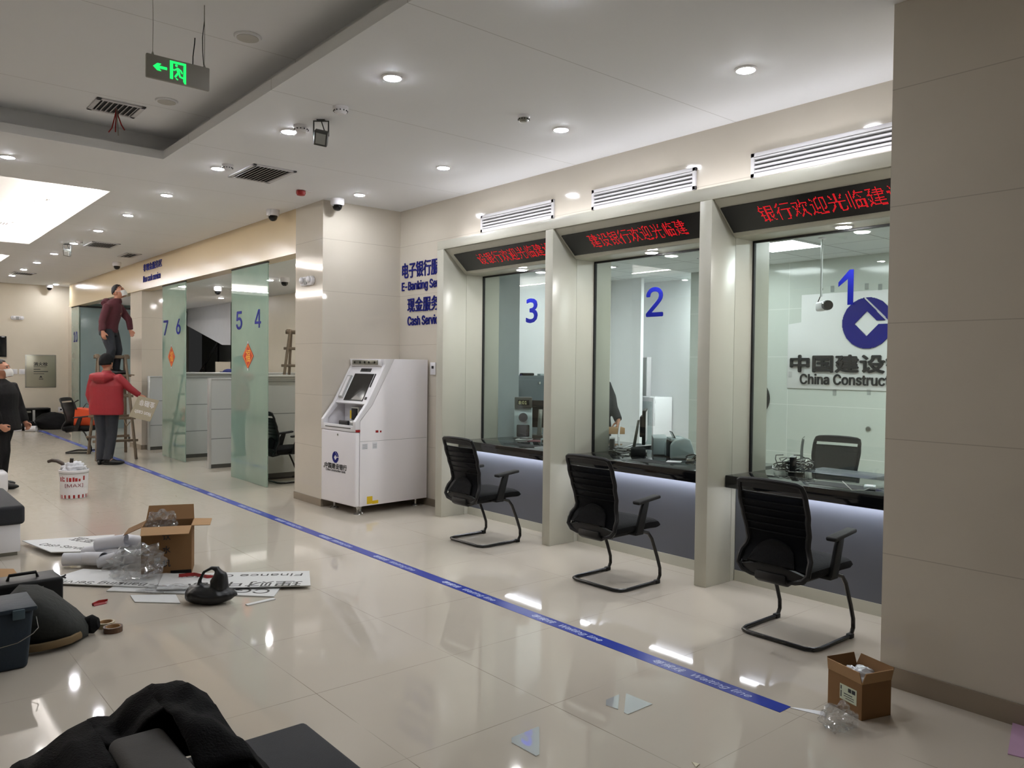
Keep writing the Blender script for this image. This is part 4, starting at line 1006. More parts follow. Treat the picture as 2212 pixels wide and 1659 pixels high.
t = thing('note_counter', 'pale grey banknote counter with open black front behind window 2', 'machine', (5.58, 4.26, .80), math.radians(140))
for s in (1, -1):
    q = MB(); q.prism([(-.13, 0), (.14, 0), (.14, .12), (.11, .165), (.02, .185), (-.03, .17), (-.07, .05), (-.13, .02)], .12*s-.022, .12*s+.022, 'y', .012, 3); q.build('side_shell', M['machine'], t)
q = MB(); q.box(-.03, .13, -.10, .10, .005, .15, .006); q.build('core', M['black'], t); q = MB(); q.box(.0, .13, -.10, .10, .15, .175, .006); q.build('top', M['machine'], t)
q = MB(); R = Matrix.Translation((.10, .02, .20)) @ Matrix.Rotation(.5, 4, 'Y'); q.box(-.004, .004, -.05, .05, -.03, .035, .002, 1, R); q.build('display', M['screen'], t); q = MB(); q.box(-.1, -.098, -.05, .05, .02, .03); q.build('slot', M['alu'], t)
t = thing('note_counter', 'second pale machine behind the banknote counter, right edge of window 2', 'machine', (5.98, 3.95, .80), math.radians(140)); q = MB(); q.box(-.14, .14, -.14, .14, 0, .20, .02, 3); q.build('shell', M['machine'], t); q = MB(); q.box(-.142, -.138, -.09, .09, .06, .10); q.build('slot', M['screen'], t)
t = thing('passbook_printer', 'flat wide pale grey printer behind the monitor of window 2', 'printer', (5.78, 4.58, .80), math.radians(132)); q = MB(); q.prism([(-.13, 0), (.15, 0), (.15, .15), (.02, .155), (-.03, .05), (-.13, .045)], -.2, .2, 'y', .008); q.build('shell', M['machine'], t); q = MB(); q.box(-.04, -.02, -.17, .17, .05, .056); q.build('paper_slot', M['kick'], t); q = MB(); q.box(-.09, -.05, -.12, -.04, .046, .05); q.build('label', M['paper'], t)
t = thing('card_reader', 'small white card reader on the counter of window 1 by the near wall', 'card reader', (5.13, 2.40, .802), .4); q = MB(); q.box(-.05, .05, -.035, .035, 0, .022, .004); q.build('body', M['machine'], t); q = MB(); q.box(-.03, .03, -.02, .02, .022, .024); q.build('label', M['paper'], t); q = MB(); q.tube([(-.05, 0, .01), (-.12, .03, .004), (-.16, .10, .006), (-.10, .16, .05)], .003, 6); q.build('lead', M['alu'], t)
q = MB(); q.box(-.05, .05, -.06, .06, 0, .004); tag(q.build('paper_slip', M['paper'], loc=(5.25, 4.10, .8021), rotz=.5), 'white paper slip beside the tray of window 2', 'paper')
t = thing('card_reader', 'small steel device at the right end of the counter of window 2', 'card reader', (5.36, 4.02, .80), .6); q = MB(); q.box(-.05, .05, -.03, .03, 0, .035, .008, 3); q.build('body', M['chrome'], t); q = MB(); q.box(-.03, .03, -.032, -.029, .01, .025); q.build('window', M['black'], t)
t = thing('coin_counter', 'tall grey counting machine with round dial and small display behind window 3', 'machine', (5.66, 6.50, .80), math.radians(-130))
q = MB(); q.prism([(-.09, 0), (.10, 0), (.10, .25), (.07, .34), (-.06, .34), (-.09, .27), (-.07, .12), (-.09, .02)], -.10, .10, 'y', .01, 3); q.build('body', M['machine'], t)
q = MB(); q.box(.0, .115, -.095, .095, .33, .45, .008); hd = q.build('display_head', M['kick'], t); q = MB(); q.box(.1145, .117, -.06, .06, .365, .42); q.build('display', M['screen'], hd); q = MB(); text(q, '8:01', (.1172, -.05, .375), (0, 1, 0), (0, 0, 1), .085, .035, .0006, bold=.01); q.build('digits', mat('pale_digits', (206, 208, 160), 0.5), hd)
q = MB(); q.lathe([(.05, 0), (.048, .02), (.03, .022)], 18, M=Matrix.Translation((.10, 0, .23)) @ Matrix.Rotation(PI/2, 4, 'Y')); q.build('dial', M['black'], t); q = MB(); q.box(.095, .108, -.07, .07, .02, .15, .01); q.build('hopper_door', M['screen'], t)
t = thing('document_camera', 'white gooseneck document camera standing behind window 3', 'camera', (5.60, 6.03, .80), .4); q = MB(); q.box(-.07, .07, -.05, .05, 0, .02, .005); q.build('foot', M['white'], t); q = MB(); q.tube([(0, 0, .02), (-.005, .01, .12), (.01, .02, .20), (.06, .0, .235), (.12, -.05, .21), (.15, -.08, .17)], .009, 8); q.build('neck', M['white'], t)
t = thing('receipt_printer', 'white receipt printer at the right edge of window 3', 'printer', (5.42, 5.80, .80), .3); q = MB(); q.box(-.08, .08, -.07, .07, 0, .06, .008); q.box(-.05, .08, -.065, .065, .06, .13, .01); q.build('shell', M['machine'], t); q = MB(); q.cyl((0, -.068, .095), (0, -.064, .095), .035, None, 16); q.build('roll_knob', M['kick'], t); q = MB(); q.box(-.085, -.079, -.05, .05, .02, .045); q.build('slot', M['black'], t)
q = MB(); q.box(-.09, .09, -.07, .07, 0, .004, .001); tag(q.build('mouse_mat', mat('dull_red_mat', (110, 66, 74), 0.8), loc=(5.52, 6.12, .80), rotz=.5), 'dull red mat on the counter of window 3', 'mat')
t = thing('desk_return', 'dark grey return desk on the staff side of window 1', 'desk', (5.78, 2.88, 0)); q = MB(); q.box(-.175, .2, -.24, .30, .765, .80, .004); q.build('top', M['grey_panel'], t); q = MB(); q.box(.14, .18, -.22, .28, 0, .765); q.build('leg_panel', M['grey_panel'], t)
t = thing('steel_cabinet', 'slate grey steel cabinet behind window 3', 'cabinet', (6.62, 7.62, 0)); q = MB(); q.box(-.38, .38, -.28, .36, 0, 1.47, .004); q.build('body', M['steel_door'], t); q = MB(); q.box(-.36, .36, -.292, -.281, .05, 1.42, .003); d_ = q.build('door', M['steel_door'], t); q = MB(); q.lathe([(.018, 0), (.016, .02), (.004, .022)], 12, M=Matrix.Translation((.02, -.292, 1.38)) @ Matrix.Rotation(PI/2, 4, 'X')); q.build('lock', M['chrome'], d_)
t = thing('stapler', 'small black device lying on the slate grey cabinet', 'device', (6.52, 7.42, 1.47)); q = MB(); q.box(-.10, .10, -.03, .03, 0, .035, .012, 3); q.build('body', M['black'], t); q = MB(); q.box(-.11, -.09, -.02, .02, 0, .02, .004); q.build('end', M['blue_dark'], t)
q = MB(); q.box(-.08, .08, -.03, .03, 0, .025, .004); tag(q.build('tray', M['machine'], loc=(6.80, 7.42, 1.47)), 'pale grey tray lying on the slate grey cabinet', 'tray')
t = thing('electric_cabinet', 'grey wall cabinet in the alcove behind window 2', 'cabinet', (9.298, 7.88, 1.45)); q = MB(); q.box(-.10, 0, -.16, .10, -.30, .30, .004); q.build('box', M['vent'], t); q = MB(); q.box(-.108, -.10, -.15, .09, -.29, .29, .002); q.build('door', mat('mid_grey_steel', (128, 132, 132), 0.4), t)
t = thing('filing_cabinet', 'white metal cabinet in torn plastic film in the alcove behind window 2', 'cabinet', (9.05, 7.52, 0), 0); q = MB(); q.box(-.2, .23, -.22, .24, 0, 1.16, .005); q.build('body', M['white'], t); q = MB(); q.box(-.208, -.2, -.2, .2, .06, 1.10, .003); q.build('door', M['machine'], t)
q = MB(); q.grid(lambda u, v: (-.213-.012*noise.noise((u*6, v*6, 2)), -.26+.30*v+.02*noise.noise((u*8, v*3, 1)), .75+.43*u), 14, 10, .003); q.build('plastic_film', M['film'], t)

# ---------------------------------------------------------------- wooden ladders
def pole(mb, a, b, r0=.022, r1=.02): mb.tube([a, tuple((Vector(a)+Vector(b))/2+Vector((.003, .002, 0))), b], [r0, (r0+r1)/2, r1], 8)
def ladder(name, label, loc, rz, H=1.70, w0=.29, w1=.20, sp=.56, steps=(.30, .66, 1.02, 1.36)):
    t = thing(name, label, 'ladder', loc, rz, 'wooden trestle ladders')
    for d in (-1, 1):
        for s in (-1, 1):
            q = MB(); pole(q, (s*w0, d*sp, 0), (s*w1, d*.05, H-.03), .024, .021); q.build('leg', M['wood'], t)
        for z in steps:
            f = z/(H-.03); w_ = w0+(w1-w0)*f+.06; y = d*(sp+(.05-sp)*f)
            q = MB(); q.box(-w_, w_, y-.02-.012*d, y+.02-.012*d, z-.02, z+.02, .006); q.build('rung', M['wood'], t)
    q = MB(); q.cyl((-w1-.07, 0, H-.03), (w1+.07, 0, H-.03), .032, None, 10); q.build('top_bar', M['wood'], t)
    for s in (-1, 1):
        q = MB(); q.box(s*(w1+.02)-.03, s*(w1+.02)+.03, -.075, .075, H-.06, H+.015, .012); q.build('top_block', M['wood'], t)
    q = MB(); q.tube([(w0*.8, -sp*.62, .60), (w0*.78, 0, .5), (w0*.8, sp*.62, .60)], .006, 6); q.build('rope', M['tan'], t)
    return t
ladder('wooden_ladder', 'grey wooden trestle ladder carrying the man in maroon', (3.34, 14.34, 0), math.radians(-6))
ladder('wooden_ladder', 'grey wooden trestle ladder standing behind the partition right of glass 5 and 4', (5.25, 11.20, 0), math.radians(-35), 2.10, .34, .16, .5, (.4, .8, 1.2, 1.56, 1.82))

# ---------------------------------------------------------------- cartons
def carton(label, loc, rz, w, d, h, fl, angs, grp=None):
    t = thing('cardboard_box', label, 'cardboard box', loc, rz)
    th = .005
    q = MB(); q.box(0, w, 0, th, 0, h); q.box(0, w, d-th, d, 0, h); q.box(0, th, th, d-th, 0, h); q.box(w-th, w, th, d-th, 0, h); q.box(0, w, 0, d, 0, th); q.build('carton', M['card'], t)
    # flaps: front, back, left, right; the angle opens outward from upright
    for nm, (ax, org, ln, a) in zip('fblr', (('f', (0, 0, h), w, angs[0]), ('b', (0, d, h), w, angs[1]), ('l', (0, 0, h), d, angs[2]), ('r', (w, 0, h), d, angs[3]))):
        if a is None: continue
        sa_, ca_ = math.sin(math.radians(a)), math.cos(math.radians(a)); o = Vector(org)
        u = Vector((1, 0, 0)) if ax in 'fb' else Vector((0, 1, 0)); out = {'f': Vector((0, -1, 0)), 'b': Vector((0, 1, 0)), 'l': Vector((-1, 0, 0)), 'r': Vector((1, 0, 0))}[ax]
        v = out*sa_+Vector((0, 0, 1))*ca_; n_ = u.cross(v)*.004
        q = MB(); A_ = [o, o+u*ln, o+u*(ln*.97)+v*fl, o+u*(ln*.03)+v*fl]
        q.loft([[p-n_*.5 for p in A_], [p+n_*.5 for p in A_]]); q.build('flap', M['card_in'] if ax in 'fr' else M['card'], t, ang=20)
    return t
c1 = carton('tall open brown cardboard box with black Chinese characters behind the white boards', (1.625, 6.13, 0), math.radians(-22), .345, .28, .365, .13, (106, 40, 114, 92))
q = MB(); text(q, '饮', (.145, -.0015, .265), (1, 0, 0), (0, 0, 1), .055, .055, .001, bold=.01); text(q, '水', (.145, -.0015, .165), (1, 0, 0), (0, 0, 1), .055, .055, .001, bold=.01); text(q, '机', (.145, -.0015, .065), (1, 0, 0), (0, 0, 1), .055, .055, .001, bold=.01); q.build('print', M['ink'], c1)
q = MB(); q.box(.2, .344, -.0012, -.0002, .0, .035); q.build('tape_band', M['black'], c1)
c2 = carton('small open brown cardboard box with shipping label beside the near wall', (3.539, 1.835, 0), math.radians(-108.6), .205, .175, .165, .055, (12, 25, 14, 16))
q = MB(); q.box(.075, .175, -.001, -.0001, .055, .125); lb = q.build('shipping_label', mat('pale_green_label', (206, 214, 190), 0.6), c2)
q = MB()
for x, z, w_, h_ in ((.08, .10, .006, .018), (.08, .065, .006, .03), (.125, .10, .018, .018), (.147, .10, .02, .018), (.10, .085, .05, .004), (.10, .075, .06, .003), (.11, .065, .05, .003)): q.box(x, x+w_, -.0016, -.0009, z, z+h_)
q.build('label_print', M['ink'], lb)
def crumple(name, label, cat, loc, r, m, seed, amp=.35, flat=.0, sub=4, rz=0.0, group=None, freq=2.2):
    t = bmesh.new(); bmesh.ops.create_icosphere(t, subdivisions=sub, radius=1.0)
    for v in t.verts:
        p = v.co.copy(); s = Vector((seed, seed*.7, seed*1.3))
        k = 1+amp*(noise.noise(p*freq+s)+.55*abs(noise.noise(p*freq*2.3+s))-.2)+amp*.3*noise.noise(p*freq*5+s)
        if m is M['film']: k += .5*(noise.cell(p*3.2+s*2)-.5)*amp+.55*abs(noise.noise(p*6.5+s))*amp
        q_ = Vector((p.x*r[0]*k, p.y*r[1]*k, p.z*r[2]*k)); v.co = q_
    zmin = -r[2]*(.75-flat)
    for v in t.verts:
        if v.co.z < zmin: v.co.z = zmin+(v.co.z-zmin)*.04
        v.co.z -= zmin-.002
    lo = min(v.co.z for v in t.verts)
    for v in t.verts: v.co.z -= lo-.001
    q = MB(); q.add(t); o = q.build(name, m, loc=loc, rotz=rz, ang=22 if m is M['film'] else 180)
    if label: tag(o, label, cat, group)
    return o
crumple('plastic_bag', 'crumpled silver plastic bag stuffed in the small cardboard box', 'plastic bag', (3.575, 1.70, .10), (.065, .075, .06), mat('silvery_plastic', (180, 182, 186), 0.3, metal=0.3, var=0.1), 4, .3)
crumple('plastic_film', 'crumpled clear plastic film on the floor in front of the small box', 'plastic film', (3.325, 1.67, 0), (.085, .07, .06), M['film'], 9, .35)
crumple('plastic_film', 'crumpled clear plastic film sticking out of the tall box', 'plastic film', (1.80, 6.22, .27), (.11, .09, .11), M['film'], 14, .35)
crumple('plastic_film', 'large crumpled clear plastic wrapping in front of the tall cardboard box', 'plastic film', (1.55, 5.98, .03), (.19, .10, .14), M['film'], 21, .4)
crumple('plastic_film', 'crumpled white plastic strip at the front edge of the foam boards', 'plastic film', (1.68, 5.60, .0), (.20, .06, .03), M['film'], 25, .4, rz=-.65)

# ---------------------------------------------------------------- foam boards on the floor
def board(label, c, z, tilt=0):
    # c: four floor corners, counter clockwise
    o = Vector((sum(p[0] for p in c)/len(c), sum(p[1] for p in c)/len(c), z)); t = thing('foam_board', label, 'sign board', o, 0, 'cut out foam boards on the floor')
    q = MB(); q.prism([(p[0]-o.x, p[1]-o.y) for p in c], 0, .008, 'z', .001, 1); q.build('board', M['foam'], t); return t, o
def btext(t, o, s, p0, p1, h, name='cut_lettering', bold=.0, z=.0082):
    p0, p1 = Vector((*p0, 0)), Vector((*p1, 0)); U = p1-p0; q = MB(); V = Vector((0, 0, 1)).cross(U)
    text(q, s, (p0.x-o.x, p0.y-o.y, z), U, V, U.length, h, .0008, bold); return q.build(name, M['cut'], t)
t, o = board('long white foam board under the others, its right tip pointing to the black bag', [(1.336, 5.88), (2.18, 5.05), (2.32, 5.25), (1.50, 6.10)], 0.001)
btext(t, o, 'CG', (2.235, 5.21), (2.06, 5.38), .10)
t, o = board('long white foam board with cut out letters, left part of the pile', [(1.004, 6.361), (1.62, 5.72), (2.05, 5.42), (2.2, 5.6), (1.334, 6.571)], .0105)
btext(t, o, 'E-Banking Service', (1.70, 5.79), (1.10, 6.37), .085)
t, o = board('white foam board reading Finance Center, on top of the pile', [(1.595, 5.643), (2.463, 5.083), (2.628, 5.447), (1.749, 6.027)], .020)
btext(t, o, 'Finance Center', (2.56, 5.41), (1.83, 5.90), .07); btext(t, o, '理财中心', (2.47, 5.22), (1.82, 5.66), .13)
t, o = board('white foam board with Cash Service cut out, left behind the paper rolls', [(1.231, 7.221), (1.544, 7.021), (1.80, 7.62), (1.12, 7.83)], .03)
btext(t, o, 'Cash Service', (1.19, 7.56), (1.47, 7.12), .075); btext(t, o, '现金区', (1.42, 7.62), (1.62, 7.25), .13)
q = MB(); q.prism([(0, 0), (.30, -.06), (.22, .14), (-.08, .16)], 0, .006, 'z', .001, 1); tag(q.build('foam_scrap', M['foam'], loc=(1.42, 5.50, .001), rotz=-.55), 'small white foam sheet poking out in front of the board pile', 'scrap')
q = MB(); q.box(0, .20, 0, .035, 0, .006, .001, 1); tag(q.build('foam_scrap', M['foam'], loc=(1.97, 4.975, .001), rotz=.10), 'narrow white foam strip right of the black plastic bag', 'scrap')
q = MB(); q.box(0, .11, 0, .08, 0, .006, .001, 1); tag(q.build('foam_scrap', mat('grey_foam', (170, 168, 164), 0.6), loc=(1.72, 7.25, .032), rotz=-.9), 'small grey foam scrap at the corner of the Cash Service board', 'scrap')
# rolled white papers
rolls = [((1.33, 6.74), -.2, .20, .040, 0), ((1.42, 6.63), -.75, .20, .042, 0), ((1.50, 6.52), -.1, .17, .036, 0), ((1.57, 6.62), -.9, .24, .052, 0), ((1.66, 6.50), -.35, .20, .045, 0), ((1.50, 6.78), -.5, .26, .045, 0), ((1.66, 6.78), -.55, .30, .055, 0), ((1.80, 6.72), -.15, .22, .045, 0), ((1.55, 6.69), -.4, .24, .042, .085), ((1.72, 6.64), -.75, .26, .046, .09)]
labs = ['white paper roll at the left end of the roll heap', 'white paper roll second from the left of the heap', 'short white paper roll at the front of the heap', 'wide white paper roll open towards the camera in the heap', 'white paper roll beside the plastic wrapping', 'white paper roll at the back left of the heap', 'large white paper roll at the back of the heap', 'white paper roll touching the tall cardboard box', 'white paper roll lying on top of the heap, left one', 'white paper roll lying on top of the heap, right one']
for k, ((x, y), a, L, r, z) in enumerate(rolls):
    q = MB(); op = .9+.35*(k % 4)
    q.grid(lambda u, v, r=r, L=L, op=op, k=k: (L*(u-.5)+.02*v*math.sin(k), (r+.014*v)*math.sin(op+v*(2*PI+.6-.35*op)), (r+.014)-(r+.014*v)*math.cos(op+v*(2*PI+.6-.35*op))+.006+.02*u*(k % 3)), 4, 26, .0015)
    tag(q.build('paper_roll', M['paper'], loc=(x, y, .002+z), rotz=a-.35), labs[k], 'paper roll', 'rolled white papers')
q = MB(); q.tube([(0, 0, .035), (.1, .03, .035), (.2, -.02, .03), (.28, .02, .012)], [(.004, .014)]*4, 6); tag(q.build('red_ribbon', M['red'], loc=(1.80, 5.83, .012), rotz=-.6), 'red ribbon scrap under the plastic wrapping', 'ribbon')
q = MB(); q.tube([(0, 0, .008), (.05, .015, .012), (.10, 0, .01), (.07, -.03, .006), (.0, -.02, .006)], [(.004, .010)]*5, 6, closed=True); tag(q.build('red_ribbon', M['red'], loc=(1.19, 5.60, 0), rotz=.3), 'small red loop on the floor beside the olive bag', 'ribbon')
q = MB(); q.tube([(.03*math.cos(a*.5), .03*math.sin(a*.5), .028+.002*a) for a in range(13)], .006, 6); tag(q.build('cable_ring', M['black'], loc=(1.14, 6.33, .0)), 'small black coil lying on the left tip of the foam boards', 'cable')
# bag of thin black plastic with a handle loop
t = thing('black_bag', 'thin black plastic carrier bag standing in front of the foam boards', 'plastic bag', (1.80, 5.20, 0), math.radians(-40))
q = MB(); q.ell((0, 0, .055), (.165, .095, .065), 24, 14, None, lambda p: p*(1+.12*noise.noise(p*14)))
q.ell((.068, 0, .115), (.056, .055, .115), 20, 12, None, lambda p: p*(1+.2*noise.noise(p*18+Vector((3, 1, 0)))))
q.ell((-.07, 0, .07), (.085, .07, .055), 18, 10, None, lambda p: p*(1+.2*noise.noise(p*18+Vector((1, 5, 0)))))
q.tube([(-.07, 0, .09), (-.062, 0, .15), (-.035, 0, .205), (.015, 0, .232), (.06, 0, .222)], [(.03, .018), (.016, .011), (.014, .010), (.017, .012), (.024, .02)], 10)
q.tube([(.11, 0, .05), (.16, .01, .062), (.178, .02, .05)], [.035, .024, .008], 8)
for v in q.bm.verts:
    if v.co.z < .004: v.co.z = .001
fuse(q, 'bag', M['pvc_black'], t, .006, 2)
def tape_roll(label, loc, m, r=.05):
    t = thing('tape_roll', label, 'tape roll', loc, 0, 'rolls of tape on the floor'); q = MB(); n = 28
    q.loft([[(rr*math.cos(2*PI*k/n), rr*math.sin(2*PI*k/n), z) for k in range(n)] for rr, z in ((r, .0), (r, .032), (r*.78, .032), (r*.78, 0))], False, True); q.build('tape', m, t)
    q = MB(); q.loft([[(rr*math.cos(2*PI*k/n), rr*math.sin(2*PI*k/n), z) for k in range(n)] for rr, z in ((r*.775, .001), (r*.775, .031), (r*.70, .031), (r*.70, .001))], False, True); q.build('core', M['card_in'], t)
tape_roll('brown roll of packing tape beside the olive bag', (1.168, 4.985, 0), M['tape_roll'], .052)
tape_roll('pale roll of tape behind the brown one', (1.155, 5.10, 0), mat('clear_tape_roll', (176, 160, 128), 0.3), .05)

# ---------------------------------------------------------------- bags at the left edge
t = thing('bucket', 'dark teal square plastic tub with wire handle at the left edge', 'bucket', (.72, 4.66, 0))
q = MB(); q.prism([(-.40, 0), (-.03, 0), (0, .31), (-.43, .31)], .0, .30, 'y', .02, 3); q.build('tub', M['teal'], t)
q = MB(); q.box(-.44, .012, -.014, .31, .295, .318, .006); q.build('rim', M['teal'], t)
for x in (-.10, -.33):
    q = MB(); q.box(x-.0, x+.055, -.024, -.008, .262, .312, .004); q.build('lug', mat('teal_lug', (64, 82, 92), 0.5), t)
q = MB(); q.tube([(.012, .03, .25), (.016, -.005, .20), (-.01, -.02, .18), (-.08, -.024, .145), (-.2, -.026, .132), (-.33, -.024, .145), (-.41, -.02, .18)], .003, 6); q.build('wire_handle', M['chrome'], t)
t = thing('canvas_bag', 'dark olive canvas bag with tan bottom band lying behind the teal tub', 'bag', (.83, 5.06, 0), math.radians(-8))
q = MB()
rings = []
for x, yc, wy, h in ((-.20, .05, .20, .22), (-.12, .06, .27, .30), (-.03, .06, .30, .285), (.05, .04, .28, .235), (.11, .02, .24, .175), (.165, .0, .18, .13), (.20, -.01, .10, .10), (.215, -.01, .07, .085)):
    r_ = []
    for k in range(28):
        a = 2*PI*k/28; sx, cx = math.sin(a), math.cos(a)
        p = Vector((x, yc+wy*math.copysign(abs(cx)**.7, cx), max(.002, h*.5+h*.5*math.copysign(abs(sx)**.8, sx))))
        r_.append(p+Vector((0, 0, 1))*(.02*noise.noise(p*9) if sx > 0.1 else 0)+Vector((0, .012*noise.noise(p*13), 0)))
    rings.append(r_)
q.loft(rings); q.build('canvas', M['olive'], t, ang=180)
q = MB(); q.tube([(-.16, -.21, .035), (-.03, -.245, .04), (.05, -.243, .045), (.12, -.222, .05), (.17, -.175, .055)], [(.012, .022)]*5, 8); q.build('tan_band', M['tan'], t)
q = MB(); q.tube([(.20, -.01, .055), (.24, -.02, .06), (.27, -.03, .065)], [.045, .055, .03], 12); q.build('gathered_mouth', M['black_cloth'], t)
t = thing('tool_case', 'black tool case standing behind the olive bag', 'case', (.86, 5.52, 0), .05); q = MB(); q.box(-.26, .13, -.10, .14, 0, .26, .02, 3); q.build('shell', M['black'], t); q = MB(); q.tube([(-.15, 0, .255), (-.14, 0, .29), (.0, 0, .29), (.01, 0, .255)], .01, 8); q.build('handle', M['black'], t); q = MB(); q.box(-.02, .02, -.104, -.098, .20, .22); q.build('clasp', M['steel'], t)
q = MB(); q.grid(lambda u, v: (-.10+.18*u, .02*math.sin(u*3), .03+.22*u-.1*u*u+.02*v), 8, 3, .006); tag(q.build('brown_sheet', mat('brown_leather', (66, 52, 36), 0.5), loc=(.60, 5.16, 0), rotz=.5), 'curved brown sheet leaning at the left edge behind the teal tub', 'sheet')
q = MB(); q.grid(lambda u, v: (-.55+.55*u, .0+.05*u+.45*v, .015+.10*v*(1-u)), 6, 4, .005); tag(q.build('cardboard_sheet', M['card_in'], loc=(.93, 6.40, 0), rotz=.0), 'flat cardboard sheet cut by the left edge of the photo', 'cardboard')
t = thing('ottoman', 'black cushioned stool with white base at the left edge', 'stool', (1.08, 7.40, 0)); q = MB(); q.box(-.62, 0, 0, 1.15, .255, .41, .03, 4); q.build('cushion', M['seat_dark'], t); q = MB(); q.box(-.60, -.03, .03, 1.12, .03, .256, .006); q.build('base', M['white'], t); q = MB(); q.box(-.58, -.05, .05, 1.10, 0, .03); q.build('plinth', M['steel'], t)
q = MB(); q.box(-.34, 0, -.26, 0, 0, .27, .05, 4); tag(q.build('white_stand', M['white'], loc=(1.43, 11.22, 0)), 'white rounded stand at the left edge in front of the man in black', 'stand')
# paint pail
t = thing('paint_pail', 'white paint pail with red lettering holding a saw and paper scraps', 'pail', (1.985, 10.25, 0), 0)
q = MB(); q.lathe([(.135, 0), (.14, .004), (.152, .30), (.158, .302), (.158, .325), (.150, .328), (.148, .30), (.143, .26), (.02, .255)], 36); q.build('pail_wall', M['white'], t)
def wrap(q, s, a0, a1, z0, h, R0, bold=.02):
    vs, fs = gtext(s, .05); x0 = min(v.x for v in vs); x1 = max(v.x for v in vs); y0 = min(v.y for v in vs); y1 = max(v.y for v in vs)
    bv = []
    for v in vs:
        a = math.radians(a0+(a1-a0)*(v.x-x0)/(x1-x0)); z = z0+h*(v.y-y0)/(y1-y0); r = R0+.012*z/.3+.0012*(v.z/.1+.5)+.0008; bv.append(q.bm.verts.new((r*math.cos(a), r*math.sin(a), z)))
    for f in fs:
        try: q.bm.faces.new([bv[i] for i in f])
        except ValueError: pass
fa = math.degrees(math.atan2(-10.25, -1.985))
q = MB(); wrap(q, '[MAX]', fa-38, fa+38, .13, .045, .14); q.build('dark_red_letters', mat('dark_red_print', (120, 24, 40), 0.4), t)
q = MB()
def patch(a0, a1, z0, z1): q.grid(lambda u, v: ((.1408+.012*(z0+(z1-z0)*v)/.3)*math.cos(math.radians(a0+(a1-a0)*u)), (.1408+.012*(z0+(z1-z0)*v)/.3)*math.sin(math.radians(a0+(a1-a0)*u)), z0+(z1-z0)*v), 8, 2, .001)
for a0, a1, z0, z1 in ((-66, -58, .20, .25), (-52, -48, .2, .26), (-45, -40, .2, .22), (-45, -40, .235, .25), (-30, -25, .2, .25), (-20, -10, .2, .245), (-6, 2, .2, .25), (4, 14, .2, .24), (18, 26, .2, .23), (38, 46, .21, .26), (-80, 80, .006, .045)): patch(fa+a0, fa+a1, z0, z1)
q.build('red_print', M['red'], t)
q = MB(); q.tube([(.155*math.cos(a), .155*math.sin(a), .29-.12*math.sin((a-math.radians(fa+90))%(2*PI) if (a-math.radians(fa+90))%(2*PI) < PI else 0)) for a in [math.radians(fa-90+9*k) for k in range(21)]], .0025, 6); q.build('wire_handle', M['steel'], t)
crumple('waste_paper', 'crumpled white paper scraps heaped in the paint pail', 'paper', (1.99, 10.25, .255), (.12, .12, .09), M['paper'], 31, .45, freq=3)
t = thing('hand_saw', 'brown handled curved saw sticking out of the paint pail', 'saw', (1.93, 10.27, .26), math.radians(-40)); q = MB(); q.tube([(.02, 0, .02), (-.03, 0, .10)], [(.006, .03), (.006, .028)], 8); q.build('blade', M['steel'], t); q = MB(); q.tube([(-.02, 0, .085), (-.07, 0, .135), (-.13, 0, .165), (-.19, 0, .17), (-.235, 0, .155)], [.018, .022, .022, .021, .018], 10); q.build('handle', mat('dark_brown_handle', (44, 30, 20), 0.5), t)
q = MB(); q.tube([(0, 0, 0), (.015, 0, .10), (.03, 0, .20)], [.017, .02, .02], 10); tag(q.build('chisel', mat('dark_handle', (40, 28, 20), 0.5), loc=(1.935, 10.24, .26), rotz=math.radians(-40)), 'straight dark handled chisel standing in the paint pail', 'tool')

# ---------------------------------------------------------------- waiting line tape
t = thing('floor_tape', 'long blue waiting line tape stuck along the floor', 'floor tape', (3.31, 11.2, 0))
MB().box(-.048, .048, -9.28, 9.4, 0.0004, .0016).build('strip', M['tape'], t)
for k in range(19):
    y = 2.70+.985*k; q = MB(); z = .0017
    text(q, '等候线', (-.024, y-11.2, z), (0, -1, 0), (1, 0, 0), .20, .048, .0003, .012, .25); text(q, 'Waiting line', (-.030, y-.255-11.2, z), (0, -1, 0), (1, 0, 0), .345, .052, .0003, .004, .3)
    q.build('print', M['tape_text'], t)
mirr = mat('mirror_acrylic', (236, 240, 242), 0.02, metal=0.55, var=0.01)
for c, lab in (([(2.869, 2.346), (2.864, 2.504), (2.698, 2.37), (2.697, 2.346)], 'mirror like corner triangle on the floor, large one below the tape'), ([(2.691, 2.476), (2.702, 2.41), (2.83, 2.517), (2.733, 2.514)], 'small mirror like triangle on the floor next to the large one'), ([(2.112, 2.474), (2.116, 2.325), (2.134, 2.325), (2.296, 2.504), (2.295, 2.511), (2.138, 2.506)], 'mirror like triangle on the floor nearest the camera')):
    o = Vector((sum(p[0] for p in c)/len(c), sum(p[1] for p in c)/len(c), 0.0004)); q = MB(); q.prism([(p[0]-o.x, p[1]-o.y) for p in c], 0, .003, 'z'); tag(q.build('mirror_offcut', mirr, loc=o), lab, 'offcut', 'mirror like offcuts on the floor')
q = MB(); q.prism([(0, 0), (.018, -.01), (.085, -.12), (.045, -.15)], 0, .002, 'z'); tag(q.build('paper_scrap', M['paper'], loc=(3.345, 1.915, .0004)), 'pointed white paper strip at the near end of the blue tape', 'scrap')
q = MB(); q.prism([(0, 0), (.03, .005), (.02, .035)], 0, .003, 'z'); tag(q.build('paper_scrap', mat('cream_scrap', (214, 206, 180), 0.6), loc=(2.55, 1.86, .0004)), 'tiny cream scrap alone on the floor below the tape end', 'scrap')
